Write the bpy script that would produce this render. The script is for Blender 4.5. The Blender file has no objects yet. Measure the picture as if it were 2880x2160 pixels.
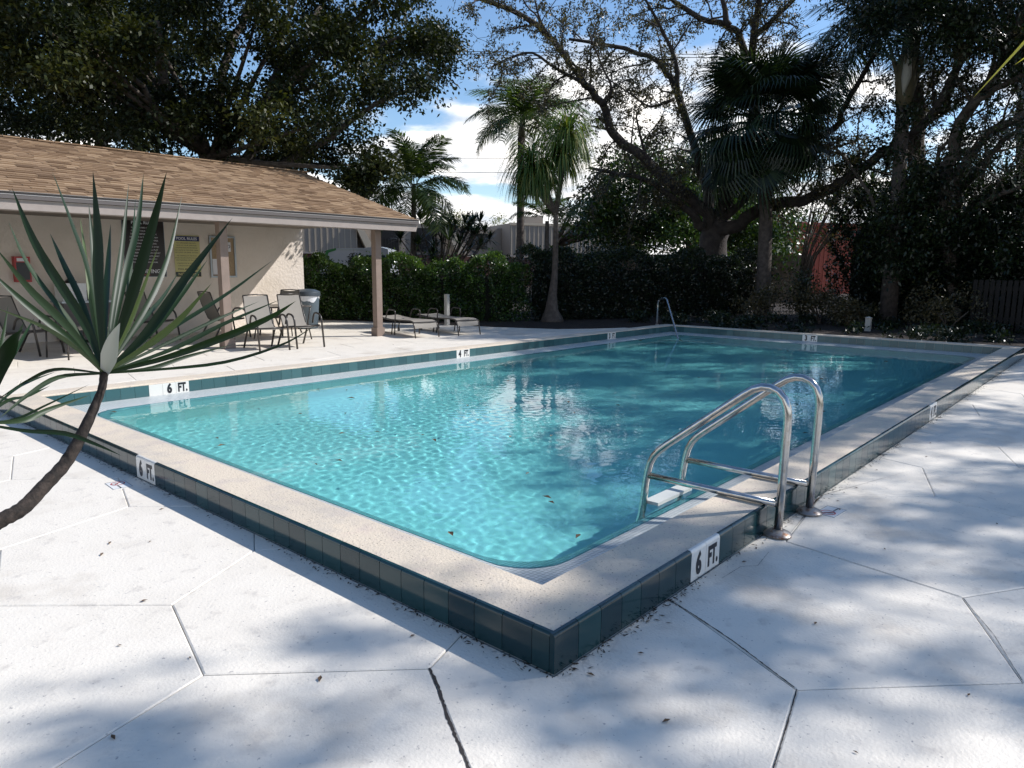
import bpy, math, random
import numpy as np
from mathutils import Vector, Matrix
S = bpy.context.scene
C = S.collection
PI = math.pi
# ---------------------------------------------------------------- camera
cam = bpy.data.cameras.new('camera'); camo = bpy.data.objects.new('camera', cam); C.objects.link(camo); S.camera = camo
YAW, PITCH, ROLL = 0.71996, -0.16162, 0.0074
cy, sy, cp, sp = math.cos(YAW), math.sin(YAW), math.cos(PITCH), math.sin(PITCH)
fw = Vector((cy*cp, sy*cp, sp)); rt = Vector((sy, -cy, 0)); up = rt.cross(fw)
R2 = rt*math.cos(ROLL)+up*math.sin(ROLL); U2 = -rt*math.sin(ROLL)+up*math.cos(ROLL)
m = Matrix((R2, U2, -fw)).transposed().to_4x4(); m.translation = Vector((-1.993, -1.526, 1.529))
camo.matrix_world = m
cam.lens = 25.2; cam.sensor_width = 36; cam.clip_start = 0.05; cam.clip_end = 1500
# ---------------------------------------------------------------- light
SUN = Vector((.93, -.66, 1.0))
sl = bpy.data.lights.new('sun', 'SUN'); sl.energy = 5.0; sl.angle = math.radians(.6); sl.color = (1, .97, .95)
so = bpy.data.objects.new('sun', sl); C.objects.link(so); so.rotation_euler = SUN.to_track_quat('Z', 'Y').to_euler()
sl.cycles.is_caustics_light = True
w = bpy.data.worlds.new('World'); S.world = w; w.use_nodes = True
nt = w.node_tree; nt.nodes.clear(); N = nt.nodes.new; K = nt.links.new
wo = N('ShaderNodeOutputWorld'); bg = N('ShaderNodeBackground'); K(bg.outputs[0], wo.inputs[0]); bg.inputs[1].default_value = .132
sk = N('ShaderNodeTexSky'); sk.sky_type = 'NISHITA'; sk.sun_disc = False
sk.sun_elevation = math.asin(SUN.normalized().z); sk.sun_rotation = math.atan2(SUN.x, SUN.y)
sk.air_density = 1.0; sk.dust_density = .15; sk.ozone_density = 3.0
tc = N('ShaderNodeTexCoord'); sep = N('ShaderNodeSeparateXYZ'); K(tc.outputs['Generated'], sep.inputs[0])
# clouds: direction projected on a flat layer
mz = N('ShaderNodeMath'); mz.operation = 'MAXIMUM'; K(sep.outputs[2], mz.inputs[0]); mz.inputs[1].default_value = 0
az = N('ShaderNodeMath'); az.operation = 'ADD'; K(mz.outputs[0], az.inputs[0]); az.inputs[1].default_value = .16
dv = N('ShaderNodeVectorMath'); dv.operation = 'DIVIDE'; cmb = N('ShaderNodeCombineXYZ')
K(az.outputs[0], cmb.inputs[0]); K(az.outputs[0], cmb.inputs[1]); cmb.inputs[2].default_value = 1
K(tc.outputs['Generated'], dv.inputs[0]); K(cmb.outputs[0], dv.inputs[1])
mp = N('ShaderNodeMapping'); K(dv.outputs[0], mp.inputs[0]); mp.inputs['Location'].default_value = (3.1, .4, 0); mp.inputs['Scale'].default_value = (1, 1, 1.6)
ns = N('ShaderNodeTexNoise'); ns.inputs['Scale'].default_value = 1.15; ns.inputs['Detail'].default_value = 9; ns.inputs['Roughness'].default_value = .55; K(mp.outputs[0], ns.inputs[0])
# more cloud towards the horizon
hz = N('ShaderNodeMapRange'); K(sep.outputs[2], hz.inputs[0]); hz.inputs[1].default_value = .02; hz.inputs[2].default_value = .34; hz.inputs[3].default_value = .28; hz.inputs[4].default_value = -.085
ad = N('ShaderNodeMath'); ad.operation = 'ADD'; K(ns.outputs[0], ad.inputs[0]); K(hz.outputs[0], ad.inputs[1])
cr = N('ShaderNodeMapRange'); cr.interpolation_type = 'SMOOTHSTEP'; K(ad.outputs[0], cr.inputs[0]); cr.inputs[1].default_value = .525; cr.inputs[2].default_value = .635
ns2 = N('ShaderNodeTexNoise'); ns2.inputs['Scale'].default_value = 3.4; ns2.inputs['Detail'].default_value = 8; K(mp.outputs[0], ns2.inputs[0])
cc = N('ShaderNodeValToRGB'); K(ns2.outputs[0], cc.inputs[0]); cc.color_ramp.elements[0].position = .36; cc.color_ramp.elements[0].color = (5.4, 5.9, 6.6, 1); cc.color_ramp.elements[1].position = .64; cc.color_ramp.elements[1].color = (11.8, 11.3, 10.7, 1)
hs = N('ShaderNodeHueSaturation'); K(sk.outputs[0], hs.inputs['Color']); hs.inputs['Saturation'].default_value = 1.06; hs.inputs['Value'].default_value = 1.15
mx = N('ShaderNodeMix'); mx.data_type = 'RGBA'; K(cr.outputs[0], mx.inputs[0]); K(hs.outputs[0], mx.inputs[6]); K(cc.outputs[0], mx.inputs[7])
K(mx.outputs[2], bg.inputs[0])
v = S.view_settings; v.view_transform = 'Standard'; v.look = 'None'; v.exposure = .15; v.gamma = 1; v.use_curve_mapping = False
S.cycles.use_denoising = True; S.cycles.max_bounces = 10; S.cycles.transparent_max_bounces = 12; S.cycles.sample_clamp_indirect = 6
S.cycles.diffuse_bounces = 2; S.cycles.glossy_bounces = 3; S.cycles.transmission_bounces = 6
# ---------------------------------------------------------------- helpers
rnd = random.Random(11); rg = np.random.default_rng(4)
class MB:
    def __init__(s): s.v = []; s.f = []; s.t = []
    def add(s, vs, fs, t=.5):
        n = len(s.v); s.v += [tuple(x) for x in vs]; s.f += [tuple(i+n for i in f) for f in fs]; s.t += [t]*len(fs); return s
    def box(s, a, b, t=.5, M=None):
        x0, y0, z0 = a; x1, y1, z1 = b
        vs = [Vector(p) for p in ((x0,y0,z0),(x1,y0,z0),(x1,y1,z0),(x0,y1,z0),(x0,y0,z1),(x1,y0,z1),(x1,y1,z1),(x0,y1,z1))]
        if M: vs = [M @ p for p in vs]
        return s.add(vs, [(0,3,2,1),(4,5,6,7),(0,1,5,4),(1,2,6,5),(2,3,7,6),(3,0,4,7)], t)
    def bar(s, p, q, wd, ht, t=.5, upv=(0,0,1)):
        p, q = Vector(p), Vector(q); d = (q-p); l = d.length; d.normalize(); u = Vector(upv)
        if abs(d.dot(u)) > .97: u = Vector((1,0,0))
        r = d.cross(u).normalized(); u = r.cross(d)
        M = Matrix((r, d, u)).transposed().to_4x4(); M.translation = p
        return s.box((-wd/2,0,-ht/2), (wd/2,l,ht/2), t, M)
    def tube(s, pts, rad, n=8, t=.5, caps=True):
        P = [Vector(p[:3]) for p in pts]; R = rad if hasattr(rad, '__len__') else [rad]*len(P)
        vs = []; fs = []; pu = None
        for i, p in enumerate(P):
            d = (P[min(i+1, len(P)-1)]-P[max(i-1, 0)]).normalized()
            if pu is None:
                u = Vector((0,0,1)) if abs(d.z) < .9 else Vector((1,0,0))
            else: u = pu
            r = d.cross(u).normalized(); u = r.cross(d).normalized(); pu = u
            for k in range(n):
                a = 2*PI*k/n; vs.append(p+(r*math.cos(a)+u*math.sin(a))*R[i])
        for i in range(len(P)-1):
            for k in range(n):
                k2 = (k+1) % n; fs.append((i*n+k, i*n+k2, (i+1)*n+k2, (i+1)*n+k))
        if caps: fs.append(tuple(range(n))[::-1]); fs.append(tuple((len(P)-1)*n+k for k in range(n)))
        return s.add(vs, fs, t)
    def prism(s, poly, z0, z1, t=.5):
        n = len(poly); vs = [(x,y,z0) for x,y in poly]+[(x,y,z1) for x,y in poly]
        fs = [tuple(range(n))[::-1], tuple(range(n, 2*n))]+[(i,(i+1)%n,n+(i+1)%n,n+i) for i in range(n)]
        return s.add(vs, fs, t)
    def lathe(s, prof, c=(0,0), n=20, t=.5):
        vs = []; fs = []
        for r, z in prof:
            for k in range(n): vs.append((c[0]+r*math.cos(2*PI*k/n), c[1]+r*math.sin(2*PI*k/n), z))
        for i in range(len(prof)-1):
            for k in range(n): fs.append((i*n+k, i*n+(k+1)%n, (i+1)*n+(k+1)%n, (i+1)*n+k))
        fs.append(tuple(range(n))[::-1]); fs.append(tuple((len(prof)-1)*n+k for k in range(n)))
        return s.add(vs, fs, t)
    def mesh(s, name, mat, smooth=False, tint=False):
        me = bpy.data.meshes.new(name); me.from_pydata(s.v, [], s.f); me.materials.append(mat)
        if tint:
            a = me.attributes.new('tint', 'FLOAT', 'FACE'); a.data.foreach_set('value', s.t)
        if smooth:
            me.polygons.foreach_set('use_smooth', [True]*len(me.polygons))
        me.update(); return me
    def build(s, name, mat, parent=None, smooth=False, tint=False, world=False):
        """world=True: vertices are in world space although the object has an (unrotated) parent"""
        if world and parent is not None:
            o = Vector((0,0,0)); p = parent
            while p is not None: o += p.location; p = p.parent
            s.v = [tuple(Vector(q)-o) for q in s.v]
        me = s.mesh(name, mat, smooth, tint)
        ob = bpy.data.objects.new(name, me); C.objects.link(ob)
        if parent is not None: ob.parent = parent
        return ob
def smooth_sharp(ob, ang=35):
    me = ob.data; me.polygons.foreach_set('use_smooth', [True]*len(me.polygons))
    me.set_sharp_from_angle(angle=math.radians(ang)); return ob
def tag(o, label=None, cat=None, group=None, kind=None):
    if label: o['label'] = label
    if cat: o['category'] = cat
    if group: o['group'] = group
    if kind: o['kind'] = kind
    return o
def thing(name, label, cat, loc=(0,0,0), rz=0, group=None):
    o = bpy.data.objects.new(name, None); C.objects.link(o); o.location = loc; o.rotation_euler = (0,0,rz); o.empty_display_size = .2
    return tag(o, label, cat, group)
def inst(name, me, parent=None, M=None):
    o = bpy.data.objects.new(name, me); C.objects.link(o)
    if parent is not None: o.parent = parent
    if M is not None: o.matrix_local = M
    return o
def copy_tree(o, parent=None):
    c = o.copy(); C.objects.link(c); c.parent = parent
    if parent is not None: c.matrix_local = o.matrix_local.copy()
    for ch in list(o.children): copy_tree(ch, c)
    return c
def text_mesh(name, s, size, mat, ext=.0006, bold=0.0, cond=1.0):
    cu = bpy.data.curves.new(name, 'FONT'); cu.body = s; cu.size = size; cu.extrude = ext; cu.offset = bold*size; cu.align_x = 'CENTER'; cu.align_y = 'CENTER'; cu.resolution_u = 3
    o = bpy.data.objects.new('tmp', cu); C.objects.link(o); bpy.context.view_layer.update()
    me = bpy.data.meshes.new_from_object(o.evaluated_get(bpy.context.evaluated_depsgraph_get()))
    bpy.data.objects.remove(o); me.materials.clear(); me.materials.append(mat); me.name = name
    if cond != 1: me.transform(Matrix.Diagonal((cond,1,1,1)))
    return me
# ---------------------------------------------------------------- materials
def mat(name, col, rough=.6, metal=0, bump=None, var=None, spec=.5, coat=0, tint=None, scale=1.0, sss=None):
    """bump=(scale, strength, distance); var=(scale, other colour, low, high); tint=(colour a, colour b) by face attribute"""
    m = bpy.data.materials.new(name); m.use_nodes = True; t = m.node_tree; b = t.nodes['Principled BSDF']; N = t.nodes.new; K = t.links.new
    b.inputs['Roughness'].default_value = rough; b.inputs['Metallic'].default_value = metal; b.inputs['Specular IOR Level'].default_value = spec; b.inputs['Coat Weight'].default_value = coat; b.inputs['Coat Roughness'].default_value = .04
    b.inputs['Base Color'].default_value = (*col, 1)
    src = None; co = N('ShaderNodeTexCoord')
    if tint:
        at = N('ShaderNodeAttribute'); at.attribute_name = 'tint'; rp = N('ShaderNodeValToRGB')
        for i, c in enumerate(tint):
            if i < 2: e = rp.color_ramp.elements[i]; e.position = i/(len(tint)-1)
            else: e = rp.color_ramp.elements.new(i/(len(tint)-1))
            e.color = (*c, 1)
        if len(tint) > 2:
            for i, c in enumerate(tint): rp.color_ramp.elements[i].position = i/(len(tint)-1); rp.color_ramp.elements[i].color = (*c, 1)
        K(at.outputs['Fac'], rp.inputs[0]); src = rp.outputs[0]
    for vv in (var if isinstance(var, list) else [var] if var else []):
        sc, c2, lo, hi = vv[:4]; n = N('ShaderNodeTexNoise'); n.inputs['Scale'].default_value = sc; n.inputs['Detail'].default_value = vv[4] if len(vv) > 4 else 6; n.inputs['Roughness'].default_value = .6
        K(co.outputs['Object'], n.inputs[0]); r = N('ShaderNodeMapRange'); r.inputs[1].default_value = lo; r.inputs[2].default_value = hi; K(n.outputs[0], r.inputs[0])
        x = N('ShaderNodeMix'); x.data_type = 'RGBA'; K(r.outputs[0], x.inputs[0]); x.inputs[7].default_value = (*c2, 1)
        if src: K(src, x.inputs[6])
        else: x.inputs[6].default_value = (*col, 1)
        src = x.outputs[2]
    if src: K(src, b.inputs['Base Color'])
    last = None
    for bp in (bump if isinstance(bump, list) else [bump] if bump else []):
        n = N('ShaderNodeTexNoise'); n.inputs['Scale'].default_value = bp[0]; n.inputs['Detail'].default_value = 5; K(co.outputs['Object'], n.inputs[0])
        bb = N('ShaderNodeBump'); bb.inputs['Strength'].default_value = bp[1]; bb.inputs['Distance'].default_value = bp[2]; K(n.outputs[0], bb.inputs['Height'])
        if last: K(last, bb.inputs['Normal'])
        last = bb.outputs[0]
    if last: K(last, b.inputs['Normal'])
    return m
def leafmat(name, cols, rough=.4, trans=.25, spec=.5):
    m = mat(name, cols[0], rough, tint=cols, spec=spec); t = m.node_tree; b = t.nodes['Principled BSDF']; out = t.nodes['Material Output']
    tr = t.nodes.new('ShaderNodeBsdfTranslucent'); mx = t.nodes.new('ShaderNodeMixShader'); mx.inputs[0].default_value = trans
    src = b.inputs['Base Color'].links[0].from_socket
    g = t.nodes.new('ShaderNodeMix'); g.data_type = 'RGBA'; g.blend_type = 'MULTIPLY'; g.inputs[0].default_value = 1; g.inputs[7].default_value = (1.5, 1.6, .7, 1); t.links.new(src, g.inputs[6])
    t.links.new(g.outputs[2], tr.inputs[0]); t.links.new(b.outputs[0], mx.inputs[1]); t.links.new(tr.outputs[0], mx.inputs[2]); t.links.new(mx.outputs[0], out.inputs[0])
    return m
M = {}
M['deck'] = mat('deck_paint', (.765,.705,.605), .6, var=[(2.2,(.70,.64,.545),.45,.75), (1.1,(.54,.47,.38),.56,.78), (9,(.58,.53,.46),.58,.72), (48,(.40,.37,.34),.655,.74,2)], bump=[(70,.45,.006),(9,.25,.01)])
M['joint'] = mat('deck_joint', (.46,.45,.43), .9, var=(1.7,(.14,.13,.12),.5,.62))
M['crack'] = mat('dark_joint', (.035,.03,.028), .95)
M['coping'] = mat('coquina_coping', (.66,.56,.43), .8, var=[(6,(.62,.50,.41),.52,.72),(3,(.50,.45,.38),.5,.75),(.7,(.42,.38,.32),.5,.8),(75,(.16,.13,.10),.612,.69,4)], bump=[(90,.7,.006)])
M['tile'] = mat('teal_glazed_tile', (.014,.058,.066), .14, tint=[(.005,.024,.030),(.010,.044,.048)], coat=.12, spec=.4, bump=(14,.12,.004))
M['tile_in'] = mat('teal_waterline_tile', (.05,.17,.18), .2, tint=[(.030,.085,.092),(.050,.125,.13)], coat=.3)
M['grout'] = mat('grout', (.22,.25,.25), .8)
M['marker'] = mat('white_glazed_tile', (.72,.70,.64), .15, coat=.3)
M['ink'] = mat('black_lettering', (.01,.01,.014), .4)
M['ledge'] = mat('mosaic_ledge', (.50,.52,.50), .35)
t_ = M['ledge'].node_tree; br = t_.nodes.new('ShaderNodeTexBrick'); br.offset = 0; br.inputs['Scale'].default_value = 1; br.inputs['Brick Width'].default_value = .028; br.inputs['Row Height'].default_value = .028; br.inputs['Mortar Size'].default_value = .0016
br.inputs['Color1'].default_value = (.46,.50,.49,1); br.inputs['Color2'].default_value = (.56,.58,.56,1); br.inputs['Mortar'].default_value = (.14,.16,.16,1)
t_.links.new([n for n in t_.nodes if n.type == 'TEX_COORD'][0].outputs['Object'], br.inputs[0]); t_.links.new(br.outputs[0], t_.nodes['Principled BSDF'].inputs['Base Color'])
M['plaster'] = mat('pool_plaster', (.86,.90,.85), .8, var=(1.3,(.80,.86,.80),.4,.7))
M['steel'] = mat('stainless_steel', (.55,.54,.52), .17, 1, var=(25,(.42,.39,.35),.45,.7))
M['rust'] = mat('escutcheon', (.33,.31,.29), .4, .7, var=(30,(.18,.09,.05),.5,.65))
M['tread'] = mat('ladder_tread', (.55,.56,.52), .5)
M['stucco'] = mat('cream_stucco', (.735,.65,.56), .9, var=[(1.5,(.69,.61,.52),.4,.7),(.6,(.58,.50,.40),.55,.8)], bump=[(16,.7,.02),(60,.3,.004)])
M['trim'] = mat('pinkish_trim', (.34,.29,.255), .65, var=(7,(.30,.255,.225),.4,.7))
M['trimdark'] = mat('taupe_trim', (.11,.095,.088), .6)
M['metalstrip'] = mat('drip_edge', (.36,.34,.32), .5, .1)
M['post'] = mat('post_paint', (.26,.195,.155), .6, var=(5,(.22,.165,.13),.4,.7))
M['shingle'] = mat('asphalt_shingle', (.34,.22,.13), .95, tint=[(.145,.092,.055),(.262,.175,.107),(.35,.245,.152)], bump=(240,.6,.003), spec=.15)
M['roofbase'] = mat('roof_felt', (.06,.04,.03), .95)
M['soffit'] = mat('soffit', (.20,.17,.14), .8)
M['wframe'] = mat('black_bronze_frame', (.055,.048,.042), .32, .3)
M['sling'] = mat('taupe_sling', (.27,.245,.205), .75, var=(2,(.235,.21,.18),.4,.7), bump=(300,.4,.001))
M['tabletop'] = mat('dark_table_top', (.10,.085,.07), .25)
M['bin'] = mat('grey_plastic_bin', (.11,.145,.17), .5); M['lid'] = mat('dark_lid', (.06,.075,.09), .35); M['bag'] = mat('bin_liner', (.75,.77,.8), .35)
M['white'] = mat('white_paint', (.72,.72,.70), .4); M['pvc'] = mat('shade_dimmed_white', (.45,.43,.38), .6); M['red'] = mat('red_box', (.42,.015,.015), .35)  # post white is dimmed: the shade on it is put into the colour
M['signblack'] = mat('black_brown_sign', (.018,.011,.010), .35); M['signyellow'] = mat('cream_yellow_sign', (.56,.52,.22), .5); M['signblue'] = mat('navy_band', (.015,.025,.10), .5)
M['alu'] = mat('aluminium_frame', (.42,.46,.48), .4, .5); M['cork'] = mat('cork_board', (.40,.30,.19), .9, var=(60,(.32,.23,.14),.4,.6)); M['paper'] = mat('paper', (.72,.72,.74), .7)
M['mulch'] = mat('mulch_soil', (.018,.012,.009), 1, var=[(5,(.032,.022,.016),.4,.7),(40,(.08,.055,.035),.66,.72)], bump=(30,1,.04))
M['grass'] = mat('ground_grass', (.05,.07,.025), 1, var=(3,(.08,.09,.04),.4,.7), bump=(40,1,.05))
M['siding'] = mat('grey_beige_siding', (.31,.265,.215), .8, var=(1,(.28,.24,.195),.4,.7)); M['batten'] = mat('siding_batten', (.50,.42,.31), .7)
M['brick'] = mat('brown_brick', (.10,.045,.032), .9); M['orange'] = mat('terracotta_siding', (.38,.085,.045), .8, var=(1,(.33,.07,.04),.4,.7)); M['orangeb'] = mat('terracotta_batten', (.24,.05,.03), .8)
M['dark'] = mat('dark_opening', (.012,.012,.013), .3); M['yellow'] = mat('cream_trim', (.62,.50,.24), .7); M['green'] = mat('green_stripe', (.03,.22,.05), .4); M['glass'] = mat('window_glass', (.02,.05,.05), .06)
M['van'] = mat('white_van_paint', (.50,.53,.58), .25, coat=.5); M['tyre'] = mat('tyre_rubber', (.015,.015,.015), .8)
M['bark'] = mat('dark_bark', (.075,.058,.045), .95, var=(6,(.12,.10,.08),.4,.65), bump=(25,.9,.03)); M['barkoak'] = mat('grey_bark', (.035,.029,.026), .95, var=(4,(.07,.057,.05),.4,.65), bump=(22,.9,.03))
M['palmtrunk'] = mat('palm_trunk', (.11,.09,.075), .95, var=(9,(.065,.052,.043),.4,.6), bump=(30,.8,.02)); M['stem'] = mat('dracaena_bark', (.045,.033,.026), .9, var=(90,(.018,.014,.011),.4,.6), bump=(60,.8,.006))
M['crownshaft'] = mat('crownshaft', (.14,.12,.07), .7)
M['wood'] = mat('shade_dark_pickets', (.012,.010,.008), .9, var=(8,(.02,.016,.012),.4,.7)); M['tanwood'] = mat('tan_boards', (.16,.12,.085), .9, var=(3,(.11,.08,.06),.4,.7)); M['wire'] = mat('cable', (.03,.03,.035), .6)  # pickets near-black: their shade is put into the wood colour
M['dry'] = mat('dry_leaf', (.09,.05,.025), .8, var=(20,(.18,.11,.05),.4,.6))
LF = {}
LF['fig'] = leafmat('fig_leaves', [(.007,.012,.004),(.024,.033,.008),(.07,.072,.014)], .5, .20, .3)
LF['oak'] = leafmat('small_olive_leaves', [(.035,.035,.016),(.07,.062,.03),(.12,.095,.045)], .45, .25)
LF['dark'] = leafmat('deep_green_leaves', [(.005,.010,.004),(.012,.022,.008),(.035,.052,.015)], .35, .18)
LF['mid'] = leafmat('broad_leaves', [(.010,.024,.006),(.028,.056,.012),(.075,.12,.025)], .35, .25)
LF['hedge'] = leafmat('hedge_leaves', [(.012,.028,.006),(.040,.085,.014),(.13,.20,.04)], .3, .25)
LF['palmlit'] = leafmat('palm_leaflets_sunlit_tone', [(.03,.055,.016),(.07,.11,.03),(.15,.19,.05)], .35, .4)  # lighter copy of the palm leaves, sunlight put into the colour
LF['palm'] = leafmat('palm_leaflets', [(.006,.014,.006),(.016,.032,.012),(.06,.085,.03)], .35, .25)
LF['pony'] = leafmat('ponytail_leaves', [(.035,.075,.014),(.085,.14,.028),(.28,.24,.07)], .4, .35)
LF['drac'] = leafmat('dracaena_leaves', [(.006,.017,.005),(.020,.044,.014),(.13,.17,.07)], .45, .16, .35)
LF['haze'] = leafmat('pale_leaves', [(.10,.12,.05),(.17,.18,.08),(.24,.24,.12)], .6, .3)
# ================================================================ leaf and tree builders
def fast_mesh(name, V, F, mt, tint):
    """V (n,3) float, F (m,k) int"""
    me = bpy.data.meshes.new(name); m_, k = F.shape
    me.vertices.add(len(V)); me.vertices.foreach_set('co', V.astype(np.float32).ravel())
    me.loops.add(m_*k); me.loops.foreach_set('vertex_index', F.astype(np.int32).ravel())
    me.polygons.add(m_); me.polygons.foreach_set('loop_start', np.arange(0, m_*k, k, dtype=np.int32))
    me.update(calc_edges=True)
    a = me.attributes.new('tint', 'FLOAT', 'FACE'); a.data.foreach_set('value', tint.astype(np.float32))
    me.materials.append(mt); return me
def leaf_quads(P, D, Nn, ln, wd):
    """rhombic leaves: base P, direction D, normal Nn, length, width"""
    Sx = np.cross(D, Nn); Sx /= np.linalg.norm(Sx, axis=1, keepdims=True)+1e-9
    ln = ln[:, None]; wd = wd[:, None]
    a = P; b = P+D*ln*.45+Sx*wd*.5; c = P+D*ln-Nn*ln*.06; d = P+D*ln*.45-Sx*wd*.5
    V = np.stack([a,b,c,d], 1).reshape(-1, 3); F = np.arange(len(P)*4).reshape(-1, 4); return V, F
def unit(n, g=None):
    v = (g or rg).normal(size=(n, 3)); return v/np.linalg.norm(v, axis=1, keepdims=True)
def leaf_cloud(clumps, per, ln, wd, shell=.55, flat=.75, g=None, droop=.25):
    g = g or rg; cl = np.array([c[:4] for c in clumps], float); vol = cl[:, 3]**2; n = int(per*len(cl))
    k = g.choice(len(cl), n, p=vol/vol.sum()); u = unit(n, g); r = g.uniform(shell, 1, n)**.7
    r *= 1+.18*g.normal(size=n)
    # inner sub clusters give gaps
    P = cl[k, :3]+u*(cl[k, 3]*r)[:, None]*np.array([1, 1, flat])
    lump = np.sin(P[:, 0]*4.1+k)*np.sin(P[:, 1]*3.7+1.3*k)*np.sin(P[:, 2]*4.9+k*.7)
    keep = lump+g.uniform(-.5, .5, n) > -.12; P = P[keep]; k = k[keep]; u = u[keep]; n = len(P)
    D = unit(n, g)+u*.5; D[:, 2] -= droop; D /= np.linalg.norm(D, axis=1, keepdims=True)
    Nn = unit(n, g)*.8+np.array([0, 0, 1.]); Nn -= D*(Nn*D).sum(1)[:, None]; Nn /= np.linalg.norm(Nn, axis=1, keepdims=True)
    V, F = leaf_quads(P, D, Nn, ln*g.uniform(.6, 1.25, n), wd*g.uniform(.7, 1.2, n))
    ct = g.uniform(.1, .75, len(cl)); tint = np.clip(ct[k]*.7+g.uniform(0, .5, n)-.05, 0, 1)
    return V, F, tint
def crown(name, parent, parts, mt, off):
    V = []; F = []; T = []; n = 0
    for v_, f_, t_ in parts: V.append(v_); F.append(f_+n); T.append(t_); n += len(v_)
    V = np.concatenate(V)-np.array(off)
    o = inst(name, fast_mesh(name, V, np.concatenate(F), mt, np.concatenate(T)), parent); return o
def rough(poly, k=2, amp=.3, g=None):
    """resample and wobble a limb polyline [(x,y,z,r)]"""
    g = g or rg; P = np.array(poly, float); out = []
    for i in range(len(P)-1):
        p0 = P[max(i-1, 0)]; p1 = P[i]; p2 = P[i+1]; p3 = P[min(i+2, len(P)-1)]
        for s in np.linspace(0, 1, k, endpoint=False):
            q = .5*((2*p1)+(-p0+p2)*s+(2*p0-5*p1+4*p2-p3)*s*s+(-p0+3*p1-3*p2+p3)*s**3); q[:3] += g.normal(size=3)*amp*q[3]; out.append(q)
    out.append(P[-1]); return out
def limbs_obj(name, limbs, mt, parent, off, n=8, amp=.3):
    mb = MB()
    for L_ in limbs:
        q = rough(L_, 3, amp); q = [np.array([*(a[:3]-np.array(off)), max(a[3], .006)]) for a in q]
        mb.tube([a[:3] for a in q], [a[3] for a in q], n)
    return mb.build(name, mt, parent, smooth=True)
def twig_system(limbs, start, step, blen, g, up=.25, leafy=14, ln=.1, wd=.035, rmax=.035):
    """side branches with twigs and the leaves along them"""
    br = []; LP = []; LD = []
    for L_ in limbs:
        P = np.array(L_, float); seg = np.linalg.norm(np.diff(P[:, :3], axis=0), axis=1); cum = np.r_[0, np.cumsum(seg)]; s = cum[-1]*start
        while s < cum[-1]:
            i = min(np.searchsorted(cum, s)-1, len(seg)-1); i = max(i, 0); f_ = (s-cum[i])/max(seg[i], 1e-6); p = P[i]+(P[i+1]-P[i])*f_
            ax = (P[i+1, :3]-P[i, :3])/max(seg[i], 1e-6); d = unit(1, g)[0]; d -= ax*(d@ax)*.6; d[2] += up; d += ax*.5; d /= np.linalg.norm(d)
            L2 = g.uniform(*blen); q = [np.r_[p[:3], min(p[3]*.5, rmax)]]; m_ = 5
            for j in range(m_):
                d = d+unit(1, g)[0]*.32; d[2] -= .03; d /= np.linalg.norm(d); q.append(np.r_[q[-1][:3]+d*L2/m_, q[0][3]*(1-(j+1)/m_*.8)])
            br.append(q)
            for j in range(1, m_+1):
                for _ in range(3):
                    e = unit(1, g)[0]*.9+d*.5; e /= np.linalg.norm(e); l3 = g.uniform(.3, .8)*min(1, L2/2); a = q[j][:3]; tq = [np.r_[a, .008]]
                    for h in range(2):
                        e = e+unit(1, g)[0]*.4; e[2] -= .12; e /= np.linalg.norm(e); tq.append(np.r_[tq[-1][:3]+e*l3/2, .004])
                    br.append(tq); k = g.poisson(leafy)
                    if k:
                        tt = g.uniform(.1, 1.1, k); base = tq[0][:3]+(tq[2][:3]-tq[0][:3])*tt[:, None]; LP.append(base+g.normal(size=(k, 3))*.06); LD.append(unit(k, g)+e*.5)
            s += g.uniform(.6, 1.4)*step
    P = np.concatenate(LP); D = np.concatenate(LD); n = len(P); D[:, 2] -= .35; D /= np.linalg.norm(D, axis=1, keepdims=True)
    Nn = unit(n, g); Nn -= D*(Nn*D).sum(1)[:, None]; Nn /= np.linalg.norm(Nn, axis=1, keepdims=True)
    V, F = leaf_quads(P, D, Nn, ln*g.uniform(.6, 1.3, n), wd*g.uniform(.7, 1.3, n))
    return br, (V, F, g.uniform(0, 1, n))
def auto_limbs(base, fork, clumps, r0, g, every=2, rend=.02):
    out = [[(*base, r0*1.5), (*(np.array(base)*.85+np.array(fork)*.15), r0), (*fork, r0*.8)]]
    for c in clumps[::every]:
        c = np.array(c[:3]); f_ = np.array(fork); mid = f_+(c-f_)*.5+np.array([0, 0, .12])*np.linalg.norm(c-f_)+g.normal(size=3)*.15
        out.append([(*f_, r0*.42), (*mid, r0*.2), (*c, rend)])
    return out
def tree(name, label, cat, base, limbs, parts, leaf, bark='bark', group=None, amp=.3, nseg=8):
    t = thing(name, label, cat, base, 0, group)
    limbs_obj('trunk', limbs, M[bark], t, base, nseg, amp)
    crown('crown', t, parts, LF[leaf], base); return t
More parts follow.
